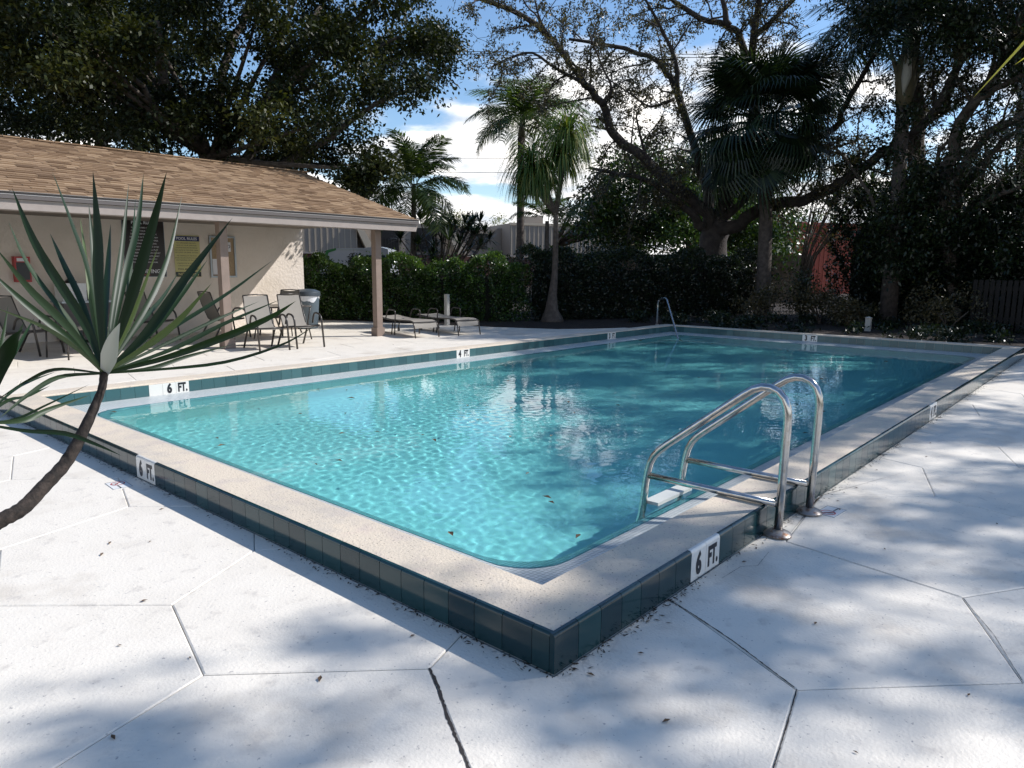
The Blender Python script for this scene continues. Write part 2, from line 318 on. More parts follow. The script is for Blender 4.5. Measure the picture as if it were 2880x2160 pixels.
# ================================================================ palms
def frond_mesh(name, ln, rise, sag, nl, ll, lw, droop, g, mt, stemr=.018, down=.7):
    """pinnate frond along +X: arching stem with two rows of leaflets"""
    mb = MB(); pts = []; n = 12
    for i in range(n+1):
        s = i/n; pts.append(Vector((ln*(s-.25*sag*s*s), 0, rise*s*ln-sag*ln*s*s)))
    mb.tube(pts, [stemr*(1-.8*i/n)+.002 for i in range(n+1)], 5, .45)
    for k in range(nl):
        s = .12+.88*k/nl; i = min(int(s*n), n-1); f_ = s*n-i; p = pts[i].lerp(pts[i+1], f_); d = (pts[i+1]-pts[i]).normalized()
        for sd in (-1, 1):
            l_ = ll*(.55+.75*math.sin(PI*min(1, s*1.02)))*g.uniform(.8, 1.15); q = [p.copy()]; e = Vector((d.x*.55, sd*g.uniform(.6, 1), d.z*.4+g.uniform(-.2, .35))).normalized()
            for h in range(3):
                e = (e+Vector((0, 0, -droop*(h+.6)*down))+Vector((g.uniform(-.08, .08), g.uniform(-.08, .08), 0))).normalized(); q.append(q[-1]+e*l_/3)
            side = d*lw*.5; w_ = (.6, 1, .8, .08); vs = []
            for a, ww in zip(q, w_): vs += [a-side*ww, a+side*ww]
            mb.add(vs, [(0,1,3,2),(2,3,5,4),(4,5,7,6)], g.uniform(0, .9))
    return mb.mesh(name, mt, tint=True)
def fan_mesh(name, stem, rad, nseg, droop, g, mt):
    mb = MB(); p = [Vector((stem*s, 0, stem*.25*s*(1.3-s))) for s in (0, .35, .7, 1)]; mb.tube(p, [.02, .016, .013, .012], 5, .5); c = p[-1]
    for k in range(nseg):
        a = (k/(nseg-1)-.5)*math.radians(250); e = Vector((math.cos(a), math.sin(a), .12)).normalized(); l_ = rad*(.75+.3*math.cos(a*.6))*g.uniform(.9, 1.08)
        sd = Vector((-math.sin(a), math.cos(a), 0)); q = [c.copy()]; 
        for h in range(4):
            e = (e+Vector((0, 0, -droop*(h*.55)))).normalized(); q.append(q[-1]+e*l_/4)
        wd = [.005, .019, .018, .010, .001]; vs = []
        for a_, ww in zip(q, wd): vs += [a_-sd*ww, a_+sd*ww]
        mb.add(vs, [(0,1,3,2),(2,3,5,4),(4,5,7,6),(6,7,9,8)], g.uniform(0, .8))
    return mb.mesh(name, mt, tint=True)
def put_fronds(parent, top, meshes, n, e0, e1, g, name='frond', r=.12, az=None, sc=(.85, 1.15)):
    for k in range(n):
        a = (k*2.39996+g.uniform(-.25, .25)) if az is None else az[k % len(az)]+g.uniform(-.15, .15); el = e0+(e1-e0)*(k/max(1, n-1))+g.uniform(-.1, .1)
        Mx = Matrix.Translation(Vector(top)+Vector((math.cos(a)*r, math.sin(a)*r, g.uniform(-.1, .12)))) @ Matrix.Rotation(a, 4, 'Z') @ Matrix.Rotation(-el, 4, 'Y') @ Matrix.Rotation(g.uniform(-.3, .3), 4, 'X') @ Matrix.Scale(g.uniform(*sc), 4)
        inst(name, meshes[k % len(meshes)], parent, Mx)
def blade_mesh(path, hw, tint, mt, g, name='leaf', nrm=None, fold=.25, prof=None):
    """long strap leaf along a smooth path (world points relative to parent), V folded"""
    P = [Vector(p) for p in path]; n = 14; pts = []
    Q = [P[0]+(P[0]-P[1])]+P+[P[-1]+(P[-1]-P[-2])]
    for i in range(n+1):
        s = i/n*(len(P)-1); j = min(int(s), len(P)-2); u = s-j; a, b, c, d = Q[j:j+4]
        pts.append(.5*((2*b)+(-a+c)*u+(2*a-5*b+4*c-d)*u*u+(-a+3*b-3*c+d)*u**3))
    mb = MB(); vs = []; fs = []
    for i, p in enumerate(pts):
        t = (pts[min(i+1, n)]-pts[max(i-1, 0)]).normalized(); s = i/n
        nn = Vector(nrm) if nrm else Vector((0, 0, 1)); sd = t.cross(nn).normalized(); nv = sd.cross(t).normalized()
        w_ = hw*(prof(s) if prof else min(1, .38+1.5*s)*(1-max(0, (s-.45)/.55)**1.7)+.01)
        vs += [p-sd*w_, p-sd*w_*.5-nv*w_*fold*.6, p-nv*w_*fold, p+sd*w_*.5-nv*w_*fold*.6, p+sd*w_]
    for i in range(n):
        for k in range(4): fs.append((i*5+k, i*5+k+1, i*5+k+6, i*5+k+5))
    mb.add(vs, fs, tint); me = mb.mesh(name, mt, True, True); return me
def rosette(parent, c, n, ln, wd, g, mt, up=.15):
    """spiky head of strap leaves as one crown mesh"""
    mb = MB()
    for k in range(n):
        a = k*2.4+g.uniform(-.3, .3); el = g.uniform(-.35, 1.35); d = Vector((math.cos(a)*math.cos(el), math.sin(a)*math.cos(el), math.sin(el))); l_ = ln*g.uniform(.7, 1.1)
        sd = d.cross(Vector((0, 0, 1))).normalized()*wd; p = Vector(c); q = [p, p+d*l_*.5, p+d*l_+Vector((0, 0, -l_*.16*math.cos(el)))]
        vs = [q[0]-sd*.5, q[0]+sd*.5, q[1]-sd, q[1]+sd, q[2]-sd*.1, q[2]+sd*.1]; mb.add(vs, [(0,1,3,2),(2,3,5,4)], g.uniform(0, .9))
    return mb
# ================================================================ traced world-space data
FIG_LIMBS=[[[9.67,19.45,-0.17,0.447],[9.44,19.39,2.66,0.363],[9.06,19.4,3.9,0.323],[8.53,19.49,4.59,0.291]],[[8.53,19.49,4.59,0.245],[7.88,19.47,5.21,0.189],[7.45,19.33,5.8,0.163],[7.14,19.15,6.49,0.142],[7.0,18.88,6.89,0.125],[6.84,18.62,7.78,0.109]],[[7.8,19.29,5.18,0.137],[7.17,19.13,5.4,0.102],[6.75,18.88,5.68,0.086],[6.36,18.61,6.11,0.073],[5.72,18.44,6.47,0.062],[4.97,18.29,6.77,0.052]],[[8.98,19.25,3.88,0.198],[9.88,18.87,5.38,0.146],[10.15,18.83,6.63,0.122],[10.42,18.78,7.28,0.103],[11.01,18.53,8.07,0.086],[11.61,18.25,9.26,0.071]],[[8.98,19.25,3.88,0.163],[10.65,17.84,4.86,0.107],[11.3,16.93,5.56,0.081],[11.91,16.01,6.24,0.061],[12.62,14.92,6.7,0.044]],[[8.98,19.25,3.88,0.187],[9.0,19.67,6.15,0.14],[9.42,19.87,7.76,0.119],[10.19,19.88,9.25,0.102],[10.61,20.06,10.82,0.087]],[[10.48,18.98,6.71,0.083],[11.35,18.02,6.93,0.057],[12.11,17.06,7.74,0.044],[12.9,16.0,8.32,0.034]]]
FIG_CLUMPS=[[5.51,19.84,6.32,0.91],[8.33,15.15,8.7,1.05],[7.71,24.7,9.71,0.83],[13.65,17.89,8.05,0.64],[10.53,18.89,4.91,0.99],[12.25,20.16,11.1,0.9],[7.94,23.43,10.87,0.83],[12.48,19.56,5.12,1.1],[7.37,19.79,5.05,1.11],[11.42,14.18,9.18,0.68],[15.11,16.47,8.4,0.73],[8.44,18.39,7.62,0.9],[12.7,20.9,10.7,1.13],[14.88,17.68,7.58,0.68],[11.7,15.6,6.64,0.59],[7.25,18.44,8.71,1.01],[13.99,17.33,11.05,0.58],[13.39,20.65,9.57,1.14],[7.19,21.3,9.81,0.57],[5.79,21.9,7.55,0.64],[13.39,16.13,8.36,0.86],[10.87,19.04,6.86,0.92],[13.7,15.52,7.45,0.98],[7.34,24.67,9.15,0.86],[9.27,18.56,10.15,0.9],[3.81,22.66,6.01,0.59],[11.23,20.01,7.99,0.76],[9.05,14.77,5.1,0.59],[6.33,21.56,7.3,0.74],[6.95,19.27,7.88,0.91],[7.49,22.75,8.28,0.57],[8.87,17.76,5.45,0.68],[10.93,15.14,8.44,0.81],[10.5,16.87,9.54,0.75],[14.77,19.35,8.82,0.65],[8.18,23.51,6.65,0.82],[6.0,21.1,9.17,0.66],[10.87,15.15,4.79,0.72],[14.14,19.31,7.13,0.76],[5.54,23.62,8.55,0.71],[6.89,19.76,7.34,0.8],[12.58,18.95,5.39,0.86],[5.7,18.48,7.26,0.59],[11.35,21.24,9.52,0.58],[10.9,13.25,6.12,1.0],[5.69,22.4,8.29,0.86],[9.2,17.0,7.79,1.07],[7.41,20.6,8.97,1.04],[13.49,17.9,11.29,1.07],[3.52,19.55,7.32,0.87],[9.0,22.15,7.85,0.55],[3.31,18.34,7.72,0.59],[3.86,19.87,6.24,0.74],[7.4,21.09,6.21,0.77],[4.46,17.99,6.94,0.88],[9.48,15.08,7.26,0.66],[8.33,22.5,6.86,0.78],[12.12,16.85,6.58,0.77],[8.49,19.03,5.75,0.97],[8.67,20.04,8.88,0.97],[4.0,20.8,6.86,1.08],[16.34,18.48,9.5,1.02],[5.08,17.77,6.33,1.04],[12.09,20.61,5.11,0.95],[9.74,15.13,6.27,0.9],[4.18,23.81,9.16,0.58],[5.41,24.42,9.93,0.66],[12.99,21.65,5.72,0.9],[13.92,19.07,11.52,0.86],[12.75,19.72,10.84,1.11],[4.24,21.95,7.7,1.05],[5.36,18.81,8.12,0.92],[11.29,16.79,7.91,0.79],[5.82,17.11,6.62,0.85],[15.91,17.12,8.86,0.65],[11.95,19.5,5.96,0.86],[10.19,22.71,6.93,0.64],[5.19,24.8,5.66,0.86],[7.02,17.53,5.24,0.71],[4.94,19.54,5.93,0.69],[6.19,19.98,5.5,1.06],[8.77,16.91,8.11,0.56],[7.45,17.19,7.19,0.77],[5.62,17.75,4.75,1.14],[8.51,19.47,6.48,1.05],[12.63,16.99,7.14,0.98],[14.41,18.3,8.84,1.13],[7.61,17.71,8.2,0.98],[11.45,14.75,8.47,0.71],[6.18,24.0,6.01,1.09],[7.49,22.36,7.9,0.6],[6.8,21.27,7.97,0.96],[3.43,21.04,7.27,0.84],[6.78,24.66,7.03,0.78],[8.61,17.56,9.07,0.95],[15.68,17.64,9.19,1.0],[9.61,16.88,5.01,1.0],[9.42,19.24,9.73,0.76],[11.8,18.5,6.37,0.66],[9.17,16.29,5.94,1.08],[12.83,21.54,11.18,0.63],[7.17,21.28,5.72,0.88],[9.83,17.21,7.27,0.66],[4.53,23.55,5.63,0.88],[10.64,16.19,7.86,0.78],[13.39,16.62,10.7,0.7],[11.29,16.42,8.09,0.79],[8.72,18.26,5.26,1.06],[3.7,18.01,7.05,0.62],[10.6,15.37,5.47,0.66],[8.95,22.54,5.98,1.0],[9.65,18.17,9.34,0.67],[8.02,17.18,6.24,0.7],[13.88,19.47,11.65,1.08],[14.5,16.18,8.58,0.9],[12.87,20.79,9.71,0.84],[7.91,15.3,5.06,1.01],[10.95,18.63,7.52,0.83],[4.17,17.31,5.74,0.85],[10.96,19.05,7.91,1.13],[15.2,18.29,10.98,0.92],[3.41,19.27,6.79,0.6],[13.01,20.68,10.94,0.91],[13.31,19.94,9.32,1.11],[14.6,18.41,8.63,0.84],[3.71,17.81,8.11,0.67],[5.56,22.77,7.09,0.87],[7.24,18.54,5.82,0.83],[10.39,15.48,7.42,1.09],[10.93,17.08,8.05,0.87],[7.97,15.26,7.79,0.68],[12.13,17.15,9.8,0.67],[5.46,20.16,8.51,0.65],[3.17,18.76,7.86,0.84],[4.12,20.97,9.14,0.79],[10.96,17.39,10.11,0.79],[5.79,20.68,9.16,0.65],[8.74,16.0,7.46,0.58],[13.07,19.91,9.76,0.83],[7.05,23.3,9.03,0.93],[7.86,21.78,10.02,1.13],[8.1,15.46,9.03,0.6],[4.2,17.45,8.19,0.94],[16.32,19.36,11.03,0.84],[14.74,20.29,5.13,0.57],[7.97,24.15,7.02,0.6],[4.23,19.93,6.94,0.96],[13.37,20.19,6.42,0.88],[13.42,15.58,8.36,0.69],[11.07,15.92,7.16,0.65],[12.54,19.48,7.15,0.78],[9.68,21.19,10.0,0.56],[9.09,21.17,5.73,0.61],[12.18,21.35,5.26,0.82],[5.64,17.08,6.83,0.79],[8.06,15.98,8.58,0.94],[5.11,18.02,8.55,0.94],[8.89,16.96,9.62,1.13],[5.45,20.31,6.28,1.02],[10.23,19.19,5.45,0.66],[6.3,23.66,10.12,0.62],[3.66,19.11,6.27,1.05],[11.39,20.73,6.87,1.07],[6.9,20.0,6.25,0.62],[14.56,19.08,7.54,0.67],[9.7,14.24,3.78,0.41],[10.47,14.34,4.2,0.47],[9.75,14.21,3.61,0.41],[10.19,14.42,3.57,0.38],[9.91,14.63,3.94,0.52],[10.25,14.6,3.87,0.51],[10.4,13.81,3.98,0.37],[10.48,13.84,4.12,0.59],[10.81,14.9,3.9,0.42],[9.93,14.16,3.56,0.54],[10.23,15.0,3.9,0.59],[10.4,13.91,4.09,0.39],[10.02,13.97,4.05,0.58],[10.14,14.16,3.82,0.41]]
LEFT_LIMBS=[[[8.56,27.62,-0.56,0.346],[8.52,27.43,4.64,0.246],[8.4,27.25,5.78,0.199],[8.03,27.18,6.51,0.163],[7.81,27.04,7.65,0.132],[7.55,26.92,8.96,0.104]],[[8.06,27.27,6.52,0.136],[7.19,27.03,6.84,0.093],[6.34,26.77,7.56,0.073],[5.52,26.49,8.0,0.058]],[[8.37,27.16,5.76,0.136],[9.02,26.65,7.09,0.084],[9.53,26.17,8.31,0.06]]]
LEFT_CLUMPS=[[6.39,28.3,10.43,0.91],[5.75,31.16,9.2,1.36],[10.3,27.68,10.63,0.99],[5.74,27.53,10.07,1.45],[10.12,26.52,10.51,1.24],[10.44,29.47,7.02,0.86],[8.89,28.07,7.72,0.92],[8.87,30.35,11.63,1.41],[9.3,30.06,10.4,1.2],[8.44,28.72,9.27,1.1],[6.33,30.47,9.75,0.83],[4.79,28.11,7.25,1.17],[8.84,30.69,10.15,0.94],[7.9,29.08,10.44,0.99],[6.8,27.79,6.89,1.19],[10.38,25.04,10.78,0.96],[9.58,26.36,7.92,1.03],[5.39,26.74,8.02,1.29],[8.82,25.48,5.71,1.0],[11.36,26.51,7.29,1.46],[8.56,27.05,6.67,0.93],[7.76,27.8,10.5,1.47],[6.55,26.42,10.53,0.92],[9.9,26.51,9.48,0.87],[11.15,25.49,9.21,0.84],[5.52,29.98,10.22,0.9],[4.78,27.95,7.93,1.5],[5.9,30.38,8.36,1.09],[11.25,25.63,8.94,1.09],[4.79,27.95,8.3,1.42],[9.68,25.19,8.42,0.98],[6.16,27.51,9.64,1.41],[6.47,31.03,11.36,1.2],[12.75,28.56,10.24,1.26],[10.21,27.48,7.43,0.87],[6.5,30.88,6.5,1.45],[7.39,30.11,7.84,1.25],[10.79,28.11,8.96,1.28],[12.73,28.96,12.45,1.47],[10.32,29.63,12.13,0.89],[10.66,24.9,7.6,0.92],[9.57,29.1,8.63,1.45],[7.03,30.85,11.75,0.81],[11.74,28.54,11.83,1.35],[11.73,28.92,9.13,0.94],[10.21,29.63,10.34,1.34],[7.22,26.11,7.93,0.82],[9.5,29.75,9.22,1.23],[6.09,30.3,9.34,1.17],[5.04,30.86,6.49,0.86],[9.02,29.51,9.74,1.02],[6.95,31.1,8.94,0.87],[5.93,30.95,7.92,1.16],[7.97,29.81,6.68,0.85],[10.69,26.22,10.58,1.39],[7.0,26.92,6.53,1.41],[6.1,28.89,10.24,1.04],[8.65,29.24,6.42,0.8],[6.82,28.64,8.16,1.3],[7.84,27.06,10.69,1.39],[7.75,30.97,7.35,1.24],[9.08,26.96,7.96,1.44],[7.46,27.5,6.03,1.41],[10.13,27.23,8.18,0.9],[10.53,28.26,9.95,0.89],[5.87,30.57,10.57,0.92],[11.36,27.42,9.92,1.05],[9.05,27.46,11.0,1.46],[5.68,28.13,7.26,1.01],[5.69,31.33,11.39,1.38]]
OAK_LIMBS=[[[22.42,10.01,-1.08,0.703],[22.34,10.17,0.97,0.56],[22.29,10.28,2.22,0.494],[22.35,10.16,3.22,0.442]],[[22.25,10.37,2.72,0.281],[21.86,10.4,3.44,0.226],[21.08,11.17,4.31,0.199],[20.32,11.83,5.04,0.178],[19.59,12.37,5.69,0.16],[19.0,12.65,6.17,0.144],[18.58,12.68,6.84,0.129],[17.98,12.95,7.42,0.116],[17.45,13.11,7.94,0.104],[16.83,13.36,8.57,0.092],[16.09,13.74,9.08,0.082],[15.17,14.28,9.39,0.072],[14.22,14.78,9.58,0.063]],[[21.66,10.42,2.95,0.184],[21.04,10.54,3.41,0.127],[20.23,10.99,3.98,0.101],[19.41,11.39,4.42,0.08],[18.47,11.95,4.57,0.063],[17.56,12.39,4.7,0.048]],[[22.36,10.14,2.85,0.295],[22.18,9.67,2.95,0.238],[22.17,8.78,3.37,0.21],[22.03,8.19,3.59,0.188],[22.18,6.73,3.87,0.17],[22.1,5.8,4.34,0.153],[21.92,5.11,4.82,0.139],[21.74,4.37,5.17,0.125],[21.52,3.71,5.58,0.112],[21.26,3.19,6.41,0.101],[20.97,2.81,7.15,0.09],[20.66,2.43,7.84,0.08]],[[22.35,10.15,2.97,0.255],[22.18,9.94,3.73,0.193],[22.19,9.32,4.86,0.164],[22.44,8.07,5.45,0.141],[22.44,7.35,5.62,0.122],[22.47,6.5,5.91,0.105],[22.33,6.14,6.6,0.089],[22.2,5.69,7.25,0.075],[22.09,5.17,8.15,0.062]],[[22.28,10.3,2.72,0.228],[22.06,10.46,3.95,0.169],[21.75,10.8,5.51,0.142],[21.26,11.44,7.6,0.121],[20.99,11.66,8.07,0.102],[20.7,11.92,8.55,0.086],[20.03,12.77,8.89,0.071],[19.33,13.58,9.08,0.058],[18.72,14.19,9.19,0.045]],[[22.37,10.1,3.21,0.228],[22.26,9.56,4.86,0.168],[22.15,8.99,6.53,0.14],[21.65,9.29,8.87,0.118],[21.15,9.57,9.25,0.099],[20.43,10.26,9.5,0.083],[19.66,10.96,10.07,0.068]],[[21.7,9.18,6.82,0.168],[21.53,8.94,8.08,0.13],[21.33,8.79,9.0,0.113],[21.14,8.6,9.83,0.099],[20.91,8.49,10.57,0.087]],[[21.79,8.98,9.01,0.116],[21.68,8.38,9.3,0.08],[21.6,7.71,9.76,0.063],[21.45,7.15,10.2,0.05]],[[17.44,12.56,7.26,0.065],[16.67,13.16,7.7,0.046],[16.05,13.53,8.05,0.036],[15.44,13.86,7.88,0.029],[14.82,14.17,7.5,0.023]],[[17.75,12.12,6.62,0.065],[17.65,11.67,7.02,0.042],[17.18,11.77,7.67,0.031],[16.65,11.95,8.6,0.023]],[[16.44,13.05,8.42,0.052],[15.99,13.21,8.9,0.032],[15.66,13.22,9.61,0.023]],[[20.72,11.13,7.46,0.103],[20.4,11.02,8.31,0.067],[19.8,11.4,9.45,0.05],[19.2,11.73,10.23,0.037]],[[20.32,11.83,5.04,0.058],[19.85,12.11,6.57,0.031],[19.87,11.61,7.3,0.019]],[[21.0,9.5,9.2,0.114],[20.66,9.62,9.93,0.07],[20.33,9.74,10.6,0.05]],[[20.68,11.19,7.15,0.064],[20.02,11.68,6.88,0.039],[19.42,12.01,7.17,0.028],[18.62,12.62,7.72,0.019]],[[22.55,8.46,4.57,0.092],[22.64,7.78,5.22,0.059],[22.84,6.72,5.36,0.044],[22.9,5.99,5.52,0.032]],[[22.17,10.07,3.2,0.173],[22.3,9.14,3.89,0.114],[22.22,8.67,4.9,0.086],[22.2,8.01,5.86,0.064]]]
RIGHT_LIMBS=[[[22.51,3.46,-0.6,0.26],[22.41,3.91,3.45,0.214],[22.37,4.1,6.15,0.193],[22.3,4.38,8.24,0.176],[22.25,4.58,9.62,0.161]],[[21.69,2.39,-0.47,0.238],[21.43,2.88,3.54,0.192],[21.26,2.87,4.58,0.171],[21.13,2.68,5.57,0.154],[21.04,2.18,6.48,0.139],[20.92,1.87,7.16,0.126],[20.81,1.49,8.01,0.114]],[[21.62,2.76,3.11,0.155],[21.13,2.67,4.22,0.124],[20.74,1.97,5.03,0.109],[20.34,1.25,5.35,0.097],[19.9,0.66,5.47,0.087]],[[22.4,3.97,4.23,0.136],[22.15,4.14,5.33,0.115],[22.11,3.4,6.11,0.105],[21.95,3.2,6.81,0.097],[21.8,2.89,7.42,0.09],[21.64,2.64,8.47,0.083]],[[21.13,2.68,5.57,0.105],[20.78,2.47,5.85,0.087],[20.49,1.93,6.09,0.078],[20.2,1.36,6.22,0.071],[19.89,0.75,6.36,0.065]],[[21.59,2.91,3.56,0.107],[21.19,2.31,4.0,0.083],[20.76,1.83,4.63,0.072],[20.32,1.35,4.96,0.062],[19.89,0.76,5.16,0.055]],[[21.56,3.1,2.72,0.095],[21.02,2.35,3.05,0.07],[20.44,1.74,3.35,0.058],[19.86,1.02,3.61,0.049]],[[21.97,3.58,3.16,0.085],[21.86,3.27,3.93,0.065],[21.68,3.31,4.79,0.055],[21.6,2.9,5.22,0.048]],[[21.24,4.5,2.75,0.065],[21.44,5.03,3.81,0.05],[21.58,5.75,4.8,0.043],[21.73,6.36,5.4,0.037]]]
RIGHT_CLUMPS=[[23.05,3.89,8.47,0.93],[19.49,2.86,7.36,0.96],[18.55,4.66,8.28,1.1],[23.54,2.88,10.01,1.18],[19.47,2.2,7.15,0.71],[19.51,2.9,8.8,0.82],[21.05,3.1,7.61,1.03],[23.4,4.02,9.49,1.2],[20.38,1.51,6.97,0.81],[22.05,4.68,9.93,0.9],[23.55,2.01,8.75,1.12],[23.71,1.69,8.47,0.9],[19.2,1.71,7.89,0.87],[19.46,0.87,6.53,0.82],[21.93,5.7,10.18,0.79],[19.56,2.67,7.72,1.07],[19.17,4.7,8.12,0.83],[20.39,0.93,6.62,1.14],[22.39,5.11,9.1,1.02],[21.99,5.03,9.41,0.86],[18.79,3.8,8.78,0.99],[20.12,4.27,7.74,0.93],[21.72,1.23,7.85,1.13],[22.59,5.39,9.99,1.11],[21.88,4.81,9.54,1.17],[20.93,1.43,7.37,0.75],[22.95,2.9,2.81,0.67],[22.9,3.79,2.26,0.9],[20.44,2.1,2.66,0.82],[19.71,3.57,1.84,1.01],[20.95,4.35,2.66,0.8],[21.79,4.56,1.84,0.65],[20.49,0.36,1.72,0.81],[23.18,2.43,4.6,0.63],[21.38,3.95,2.2,0.81],[21.64,2.2,3.35,0.62],[24.67,1.88,1.67,0.93],[22.95,3.55,3.94,0.94],[23.55,3.59,3.42,0.85],[21.36,4.64,2.18,0.86],[21.34,3.82,3.59,0.99],[20.2,4.07,3.1,0.95],[19.83,2.89,2.74,0.83],[22.06,2.63,1.68,1.08],[21.2,3.89,1.8,0.69],[19.87,1.2,1.82,0.73],[21.03,1.44,3.71,0.6],[24.03,5.35,3.1,1.1],[23.64,3.72,2.36,0.92],[21.79,3.86,3.27,0.91],[23.89,4.02,1.74,0.68],[20.9,3.27,1.98,1.07],[23.17,2.73,2.68,0.71],[20.45,1.59,2.54,1.04],[22.41,2.87,1.61,0.91],[23.69,0.91,1.69,0.81],[23.66,2.4,1.92,0.89],[23.16,3.64,3.94,0.88],[23.62,5.34,2.71,1.0],[22.56,0.91,1.86,0.99],[24.13,3.83,4.25,0.94],[20.33,2.17,2.79,0.87],[21.01,1.7,3.55,0.8],[20.25,3.05,2.6,0.65],[23.27,3.72,2.71,0.93],[20.04,0.7,3.5,0.84],[20.95,1.84,3.73,0.76],[20.55,3.07,3.98,0.82],[21.93,3.81,1.83,0.95],[22.34,4.33,3.56,1.02],[23.65,4.2,3.66,1.02],[23.18,4.18,3.32,0.8],[22.64,4.74,4.58,0.51],[19.91,4.58,5.99,0.36],[22.37,2.24,6.45,0.35],[23.42,4.8,5.75,0.45],[23.09,5.49,3.88,0.5],[24.54,1.82,4.3,0.5],[21.7,4.45,3.79,0.49],[21.42,2.84,5.26,0.41],[23.33,4.78,7.05,0.5],[22.67,0.82,4.25,0.49],[21.29,5.12,4.51,0.34],[20.47,4.55,4.97,0.41],[20.31,2.44,5.18,0.42],[20.21,4.39,5.99,0.39],[23.63,6.21,4.96,0.4],[21.72,2.61,6.28,0.52],[20.88,1.06,3.69,0.51],[20.14,3.47,4.1,0.54],[20.73,2.42,4.06,0.45],[21.43,2.7,4.64,0.48],[20.2,3.8,5.69,0.47],[21.72,5.67,4.74,0.44],[19.56,5.29,3.1,0.38],[19.71,3.96,4.54,0.42],[19.49,3.33,3.61,0.38],[22.88,3.36,5.34,0.37],[21.16,1.0,3.94,0.47],[22.74,1.66,5.96,0.39],[20.27,4.34,5.8,0.39],[21.97,5.59,4.27,0.3],[22.16,1.98,6.15,0.44],[21.5,4.16,5.97,0.33],[23.91,1.8,6.73,0.35],[19.52,3.8,5.26,0.33]]
MID_CLUMPS=[[29.45,18.81,3.23,1.29],[30.77,18.99,2.67,1.31],[27.22,13.87,5.29,1.22],[28.79,11.0,3.38,1.2],[33.05,17.06,6.76,1.22],[29.13,15.34,3.88,1.29],[31.91,13.45,2.79,1.44],[30.31,19.95,4.58,1.12],[31.42,11.51,2.08,1.22],[33.12,17.57,5.19,1.23],[30.6,15.67,4.31,1.45],[29.29,18.03,3.67,1.37],[27.8,17.66,5.97,1.56],[28.42,16.08,3.63,1.06],[32.61,13.65,5.0,1.41],[31.33,11.69,1.7,1.59],[34.6,12.47,3.85,1.29],[31.98,17.89,5.95,1.1],[33.59,14.08,4.48,1.03],[28.63,17.28,5.37,1.1],[33.54,12.55,1.57,1.29],[27.52,13.69,2.84,1.13],[34.17,13.52,2.67,1.36],[32.12,17.27,3.95,1.18],[32.1,16.09,5.67,1.01],[28.67,20.07,3.8,1.51],[30.06,14.51,5.48,1.58],[30.42,15.16,5.2,1.13],[27.9,17.89,5.92,1.43],[32.99,14.36,2.19,1.47],[27.26,17.27,3.0,1.42],[28.7,16.75,6.67,1.19],[33.11,16.89,4.18,1.06],[32.22,15.33,4.3,1.58],[29.58,17.15,3.14,1.34],[32.15,13.61,4.56,1.01],[31.03,14.3,4.55,1.23],[27.07,14.82,5.4,1.26],[30.99,18.76,3.21,1.43],[29.37,15.52,5.6,1.29],[28.15,18.96,4.38,1.43],[32.71,12.38,2.71,1.46],[32.33,14.53,2.27,1.41],[31.77,17.54,3.74,1.58],[28.74,16.72,5.22,1.09],[29.26,14.48,6.34,1.57],[28.81,12.29,4.2,1.57],[30.09,13.32,5.67,1.38],[33.91,15.32,5.86,1.19],[26.83,17.25,3.14,1.36],[31.86,18.99,5.22,1.28],[28.68,15.25,3.51,1.1],[27.85,15.42,5.27,1.58],[28.89,10.48,2.94,1.3],[29.09,20.16,3.74,1.14],[29.34,15.35,2.03,1.08],[31.73,12.96,2.45,1.03],[29.06,18.34,4.84,1.14],[34.32,13.95,2.4,1.53],[25.42,17.85,3.62,1.54],[29.37,12.4,2.72,1.04],[32.38,13.08,3.67,1.28],[30.03,12.31,4.92,1.21],[31.7,18.57,3.69,1.04],[29.12,19.84,4.29,1.11],[26.39,15.82,6.24,1.3],[28.93,12.87,3.26,1.06],[31.4,11.55,3.93,1.41],[28.57,12.3,3.87,1.5],[30.39,17.18,4.13,1.1],[29.04,12.69,4.07,1.51],[32.76,13.22,2.0,1.13],[31.71,13.07,2.01,1.55],[34.0,12.3,1.84,1.01],[30.27,17.09,3.66,1.45],[33.62,15.61,6.43,1.32],[33.93,14.12,3.0,1.22],[26.31,17.75,4.59,1.32],[29.2,11.8,4.7,1.02],[27.06,14.51,3.59,1.4],[27.62,18.35,5.02,0.59],[27.66,18.26,6.09,0.74],[28.01,18.03,4.16,0.81],[26.12,17.19,3.91,0.88],[26.14,16.53,3.75,0.83],[25.54,16.93,5.31,0.71],[26.26,17.8,4.27,0.76],[25.82,17.84,4.02,0.74],[26.95,18.18,4.64,0.71],[26.05,18.07,4.57,0.87],[26.1,17.6,4.84,0.64],[26.9,18.12,3.33,0.58]]
